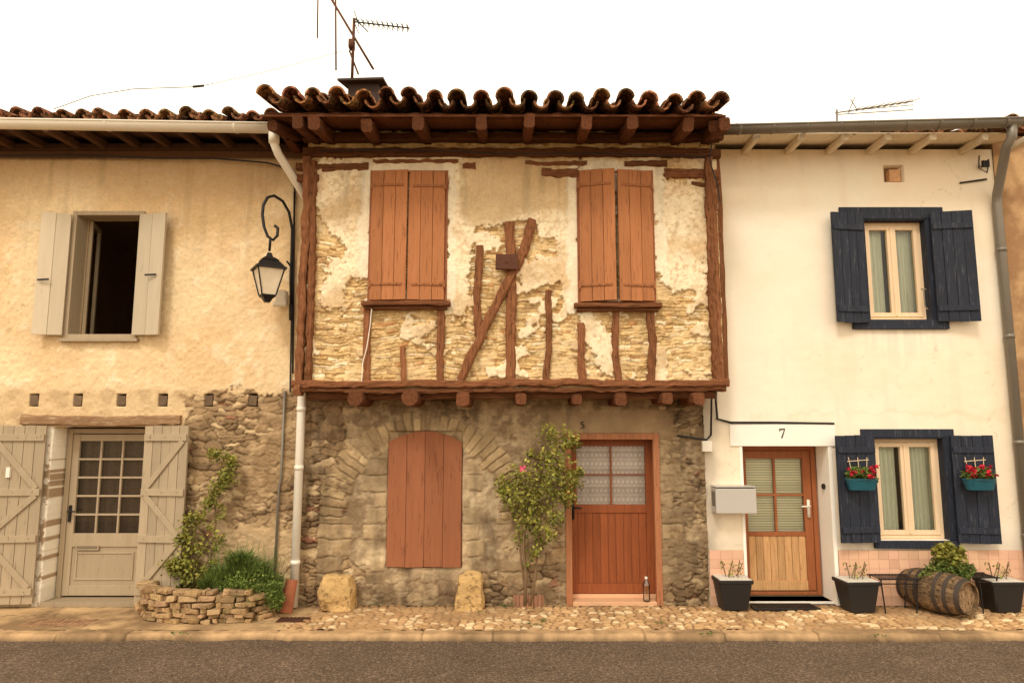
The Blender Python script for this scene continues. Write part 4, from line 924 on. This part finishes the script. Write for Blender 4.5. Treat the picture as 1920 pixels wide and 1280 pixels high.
CL=[(1000,905,34),(975,890,25),(955,912,24),(940,905,14),(1030,895,28),(1055,880,24),(1045,850,22),(1062,825,22),(1030,815,20),(1075,830,14),(1078,905,16),(1050,918,26),(1020,935,34),(990,940,28),(960,935,18),(965,955,14),(985,975,18),(1005,990,16),(1040,970,16),(1030,1000,14),(975,1010,14),(995,850,9),(945,925,10),(1085,885,9),(1000,960,22),(1025,860,16),(1065,935,14),(1000,1035,12),(985,1060,8),(1012,1015,10)]
for px,py,r_ in CL: tuft(mb,px,py,y+U(-.14,.1),r_*1.15,int(r_*6),.048,0,.35,1.9)
mb.obj('crown',m_leafy,rb)
mb=MB(); q=P3(980,878,-.45); 
for k in range(16): mb.leaf(Vector(q)+Vector((U(-.03,.03),U(-.03,.03),U(-.03,.03))),.05)
mb.obj('blossom',m_pink,rb)
mb=MB(); c=Vector((g[0]+.01,g[1]+.17,0))
for k in range(22):
    a=2*math.pi*k/22; mb.xf=Matrix.Translation(c+Vector((math.cos(a)*.19,math.sin(a)*.16,0)))@Matrix.Rotation(a,4,'Z'); mb.tube([(0,0,-.01),(0,0,.13+U(-.006,.006))],.028,8,0,U(.85,1.1))
mb.xf=None; mb.obj('bed_edging',M('faded_terracotta',(158,116,90),.9,.3,10),loc=c,label='low scalloped terracotta edging ring around the rose bush',cat='garden edging')
mb=MB(); g=G(533,1150); mb.xf=Matrix.Translation((g[0],g[1]+.06,0))@Matrix.Rotation(math.radians(7),4,'Y')@Matrix.Rotation(math.radians(-10),4,'X'); mb.shell((0,0,0),(0,0,.36),.085,.07,.014,20,160,8,up=(0,-1,0)); mb.obj('roof_tile',m_terra,loc=(g[0],g[1]+.06,0),label='loose terracotta canal tile leaning beside the downpipe',cat='tile')
m_pet=glassmat('clear_plastic',(.93,.93,.9),.12)
bl=thing('water_bottle',(P(1212,1110,-.03)[0],-.03,.047),'clear plastic water bottle standing on the doorstep','bottle'); b=BASE[bl]
mb=MB(); mb.tube([b+Vector((0,0,z)) for z in (0,.01,.06,.12,.18,.2,.225,.25,.26)],[.035,.042,.042,.039,.042,.041,.03,.014,.014],14); mb.obj('bottle_body',m_pet,bl,smooth=True)
mb=MB(); mb.tube([b+Vector((0,0,.26)),b+Vector((0,0,.285))],.017,10); mb.obj('bottle_cap',m_white,bl)
q=RR(1341,912,1417,962,-.2); mb=MB(); mx0,mx1,mz0,mz1=q
mp=[(-.0,mz1+.0),(-.2,mz1-.02),(-.2,mz0),(-.0,mz0)]
mb.add([(mx0,yy-.03,zz) for yy,zz in mp]+[(mx1,yy-.03,zz) for yy,zz in mp],[(0,1,2,3),(7,6,5,4),(0,4,5,1),(1,5,6,2),(2,6,7,3),(3,7,4,0)])
ml=thing('mailbox',((mx0+mx1)/2,-.03,mz0),'light grey metal letterbox on the wall beside the oak door','mailbox'); mb.obj('box',m_mail,ml,bevel=.008)
mb=MB(); mb.box(mx0-.004,mx1+.004,-.238,-.03,mz1-.005,mz1+.006); mb.obj('lid',m_mail,ml,bevel=.004)
mb=MB(); mb.box(mx0-.002,mx0+.008,-.2,-.06,mz0+.08,mz1-.06,0,.8); mb.obj('side_plate',m_zinc,ml)
g0=G(1414,1145);g1=G(1540,1145); yb_=-.05
mb=MB(); vs=[(g0[0],g0[1]),(g1[0],g1[1]),(g1[0]-.03,yb_),(g0[0]+.03,yb_)]
mb.add([(a,b,.012) for a,b in vs]+[(a,b,.032) for a,b in vs],[(0,3,2,1),(4,5,6,7),(0,1,5,4),(1,2,6,5),(2,3,7,6),(3,0,4,7)])
k=g0[0]+.05
while k<g1[0]-.05: mb.box(k,k+.012,g0[1]+.02,yb_-.02,.032,.038,0,.7); k+=.03
mb.obj('doormat',m_black,loc=(g0[0],g0[1],.0),label='black ribbed rubber doormat before the oak door',cat='doormat')
def pot(loc):
    b=Vector(loc); t=thing('plant_pot',loc,'square tapered black plastic pot with white pebbles and bare rose stalks','plant pot','black pots along the cream house')
    def fr(mb,z0,r0,z1,r1,mi=0):
        vs=[]
        for z,r in ((z0,r0),(z1,r1)):
            for ux,uy in ((-1,-.85),(1,-.85),(1,.85),(-1,.85)): vs.append((b.x+ux*r,b.y+uy*r,b.z+z))
        mb.add(vs,[(3,2,1,0),(4,5,6,7),(0,1,5,4),(1,2,6,5),(2,3,7,6),(3,0,4,7)],mi)
    mb=MB(); fr(mb,0,.14,.3,.185); fr(mb,.3,.2,.345,.205); mb.obj('pot',m_black,t,bevel=.01)
    mb=MB(); fr(mb,.346,.185,.352,.18); mb.obj('pebbles',m_pebble,t)
    mb=MB()
    for k in range(5):
        q=b+Vector((U(-.08,.08),U(-.06,.06),.35)); p2=q+Vector((U(-.08,.08),U(-.05,.05),U(.12,.24))); mb.tube([q,q.lerp(p2,.5)+Vector((U(-.01,.01),0,0)),p2],.006,5)
    mb.obj('stalk',m_stem,t); mb=MB()
    for k in range(50): mb.leaf(b+Vector((U(-.12,.12),U(-.08,.08),.38+U(-.02,.16))),.035,0,U(.6,1.6))
    mb.obj('leaves',m_leafy,t); return t
g=G(1381,1146); p0=pot((g[0],g[1]+.13,.008))
for px,py in ((1619,1150),(1893,1150)):
    g=G(px,py); q=p0.copy(); link(q); q.location=(g[0],g[1]+.13,.008)
    for ch in list(p0.children):
        cc=ch.copy(); link(cc); cc.parent=q
    q.rotation_euler[2]=U(-.1,.1)
for i,(px,py) in enumerate(((1615,905),(1836,905))):
    c=Vector(P3(px,py,-.24)); t=thing('flower_box',c,'teal plastic flower box with red flowers hooked on a navy shutter','flower box','teal boxes on the shutters')
    mb=MB(); vs=[]
    for z,rx,ry in ((-.08,.15,.055),(.045,.185,.085)):
        for k in range(16):
            a=2*math.pi*k/16; vs.append(c+Vector((rx*math.copysign(abs(math.cos(a))**.6,math.cos(a)),ry*math.copysign(abs(math.sin(a))**.6,math.sin(a)),z)))
    mb.add(vs,[tuple(range(15,-1,-1)),tuple(range(16,32))]+[(k,(k+1)%16,(k+1)%16+16,k+16) for k in range(16)])
    mb.tube([c+Vector((rx*math.cos(2*math.pi*k/20)*1.0,.088*math.sin(2*math.pi*k/20),.045)) for k in range(21)],.009,6); mb.obj('box',m_teal,t)
    mb=MB(); tuft(mb,px,py-18,-.25,22,300,.05,0,.6,1.4,12); tuft(mb,px-14,py-12,-.25,14,90,.05); tuft(mb,px+14,py-12,-.25,14,90,.05); mb.obj('leaves',m_leaf,t)
    mb=MB(); 
    for k in range(14):
        q=c+Vector((U(-.18,.18),U(-.14,.0),U(.07,.2)))
        for _ in range(10): mb.leaf(q+Vector((U(-.022,.022),U(-.02,.02),U(-.018,.018))),.042,0,U(.6,1.4))
    mb.obj('blossom',m_red,t)
    mb=MB()
    for dx in (-.08,0,.08): mb.tube([c+Vector((dx,.03,.05)),c+Vector((dx*1.4,.05,.30))],.004,5)
    mb.tube([c+Vector((-.13,.045,.25)),c+Vector((.13,.045,.27))],.004,5); mb.obj('trellis',m_frame,t)
g=G(1790,1160); bc=Vector((g[0],g[1]+.30,.235)); br=thing('wine_barrel',(bc.x,bc.y,0),'weathered oak barrel lying on its side as a planter','barrel')
ax=Vector((.42,-.902,-.0)).normalized(); up=Vector((0,0,1)); sx=ax.cross(up); Lb=.74
def rad(t): return .235-.055*(2*t-1)**2
def ringv(t,r,n=24): return [bc+ax*(t-.5)*Lb+(sx*math.cos(2*math.pi*k/n)+up*math.sin(2*math.pi*k/n))*r for k in range(n)]
mb=MB(); n=24; N=12; 
for k in range(n):
    tt=U(.65,1.2); vs=[]
    for s in range(N+1):
        t=s/N; r=rad(t)
        for kk in (k+.03,k+.97):
            a=2*math.pi*kk/n; vs.append(bc+ax*(t-.5)*Lb+(sx*math.cos(a)+up*math.sin(a))*r)
        for kk in (k+.97,k+.03):
            a=2*math.pi*kk/n; vs.append(bc+ax*(t-.5)*Lb+(sx*math.cos(a)+up*math.sin(a))*(r-.02))
    fs=[(0,1,2,3),(4*N+3,4*N+2,4*N+1,4*N)]
    for s in range(N):
        for q in range(4): a=4*s+q;b=4*s+(q+1)%4; fs.append((a,b,b+4,a+4))
    mb.add(vs,fs,0,tt)
mb.obj('staves',m_barrel,br)
for t in (.06,.94):
    mb=MB()
    for k in range(6):
        w0=-1+2*k/6;w1=-1+2*(k+1)/6; rr=rad(t)-.02; pts=[]
        for w in (w0+.01,w1-.01): 
            q=math.sqrt(max(0,1-w*w)); pts.append((w*rr,-q*rr,q*rr))
        (a,al,ah),(b_,bl_,bh)=pts
        mb.add([bc+ax*(t-.5)*Lb+sx*u+up*v for u,v in ((a,al),(b_,bl_),(b_,bh),(a,ah))],[(0,1,2,3)],0,U(1.2,1.8))
    mb.add(ringv(t-.005 if t>.5 else t+.005,rad(t)-.019),[tuple(range(24))],0,.4)
    mb.obj('barrel_head',m_barrel,br)
mb=MB()
for t0,t1 in ((.0,.07),(.17,.23),(.32,.38),(.62,.68),(.77,.83),(.93,1.0)):
    a=ringv(t0,rad(t0)+.004);b=ringv(t1,rad(t1)+.004); mb.add(a+b,[(k,(k+1)%24,(k+1)%24+24,k+24) for k in range(24)],0,U(.8,1.1))
mb.obj('hoop',M('dark_hoop_iron',(70,60,52),.7,.3,20),br,label='dark iron hoops',smooth=True)
pl=thing('potted_hydrangea',(bc.x-.05,bc.y,.4),'leafy green plant growing out of the top of the barrel','plant'); mb=MB(); yb=bc.y-.02
px0=1775
for dx,py,r_,mi in ((0,1072,34,0),(-25,1076,22,0),(28,1074,24,0),(5,1050,26,1),(-8,1035,20,1),(15,1035,16,1),(38,1066,15,0),(0,1062,30,0),(-40,1082,12,0),(2,1024,10,1)): tuft(mb,px0+dx,py,yb,r_*.9,int(r_*13),.045 if mi==0 else .065,mi,.5,1.5,r_*.7)
mb.obj('foliage',[m_leaf,m_leafy],pl)
def stand(px,py,w=.34,hgt=.38):
    g=G(px,py); t=thing('wire_plant_stand',(g[0],g[1]+.12,0),'small black wire plant stand beside the barrel','plant stand','wire plant stands'); b=Vector((g[0],g[1]+.12,0))
    for ux in (-1,1):
        for uy in (-1,1): mb=MB(); mb.tube([b+Vector((ux*w/2*.85,uy*.12,0.005)),b+Vector((ux*w/2,uy*.12,hgt))],.009,6); mb.obj('leg',m_iron,t)
    mb=MB(); z=hgt
    for uy in (-1,1): mb.tube([b+Vector((-w/2-.03,uy*.13,z)),b+Vector((w/2+.03,uy*.13,z))],.009,6)
    k=-w/2
    while k<=w/2+.01: mb.tube([b+Vector((k,-.13,z)),b+Vector((k,.13,z))],.006,5); k+=.04
    mb.tube([b+Vector((-w/2-.03,-.13,z-.05)),b+Vector((w/2+.03,-.13,z-.05))],.006,5); mb.obj('tabletop',m_iron,t)
stand(1690,1150,.42); stand(1858,1150,.2,.4)
g=G(550,1162); mb=MB(); mb.box(g[0]-.17,g[0]+.17,g[1]-.09,g[1]+.09,0,.008)
for k in range(7): mb.box(g[0]-.15+k*.045,g[0]-.125+k*.045,g[1]-.08,g[1]+.08,.009,.014,0,.6)
mb.obj('drain_cover',m_rust,loc=(g[0],g[1],0),label='rusty iron drain cover set in the pavement',cat='drain cover')
g=G(110,1167); mb=MB(); 
for i in range(12):
    for j in range(4): mb.box(g[0]-.36+i*.06,g[0]-.308+i*.06,g[1]-.13+j*.065,g[1]-.073+j*.065,-.002,.006+U(0,.003),0,U(.7,1.1),.003)
mb.obj('paving_setts',M('brown_setts',(156,120,88),.9,.3,12),loc=(g[0],g[1],0),label='patch of small brown setts in the pavement',cat='paving')
mb=MB()
for px,py in ((1000,1172),(1020,1166),(1240,1170),(905,1150),(700,1135),(560,1135),(950,1138),(1640,1195),(330,1190),(1330,1190)):
    g=G(px,py)
    for _ in range(20): mb.leaf((g[0]+random.gauss(0,.05),g[1]+random.gauss(0,.02),.01+R()*.02),.025,0,U(.6,1.4))
mb.obj('weeds',m_leaf,kind='stuff',label='small weeds growing in the pavement joints',cat='weeds')

# ================= LIGHT, SKY, CAMERA =================
w=bpy.data.worlds.new('World'); bpy.context.scene.world=w; w.use_nodes=True; nt=w.node_tree; bg=nt.nodes['Background']
sk=nt.nodes.new('ShaderNodeTexSky'); sk.sky_type='NISHITA'; sk.sun_disc=False; sk.sun_elevation=math.radians(50); sk.sun_rotation=math.radians(202); sk.dust_density=3
tc=nt.nodes.new('ShaderNodeTexCoord'); nz=nt.nodes.new('ShaderNodeTexNoise'); nz.inputs['Scale'].default_value=1.6; nz.inputs['Detail'].default_value=5; nt.links.new(tc.outputs['Generated'],nz.inputs['Vector'])
cl=nt.nodes.new('ShaderNodeMix'); cl.data_type='RGBA'; cl.inputs[6].default_value=(14.2,12.4,9.6,1); cl.inputs[7].default_value=(16.2,14.2,11.2,1); nt.links.new(nz.outputs['Fac'],cl.inputs[0])
mx=nt.nodes.new('ShaderNodeMix'); mx.data_type='RGBA'; mx.inputs[0].default_value=.95; nt.links.new(sk.outputs[0],mx.inputs[6]); nt.links.new(cl.outputs[2],mx.inputs[7]); nt.links.new(mx.outputs[2],bg.inputs['Color']); bg.inputs['Strength'].default_value=.12
sd=bpy.data.lights.new('sun','SUN'); sd.energy=1.5; sd.angle=math.radians(12); sd.color=(1,.93,.84); so=bpy.data.objects.new('sun',sd); link(so)
so.rotation_euler=Vector((.25,.62,-.8)).to_track_quat('-Z','Y').to_euler(); so.location=(0,-6,9)
cam=bpy.data.cameras.new('camera'); cam.lens=24; cam.sensor_width=36; cam.clip_end=1000; co=bpy.data.objects.new('camera',cam); link(co)
co.location=(0,-D,H); co.rotation_euler=(math.pi/2+TILT,0,0); bpy.context.scene.camera=co
s=bpy.context.scene; s.view_settings.view_transform='Standard'; s.view_settings.look='None'; s.view_settings.exposure=0
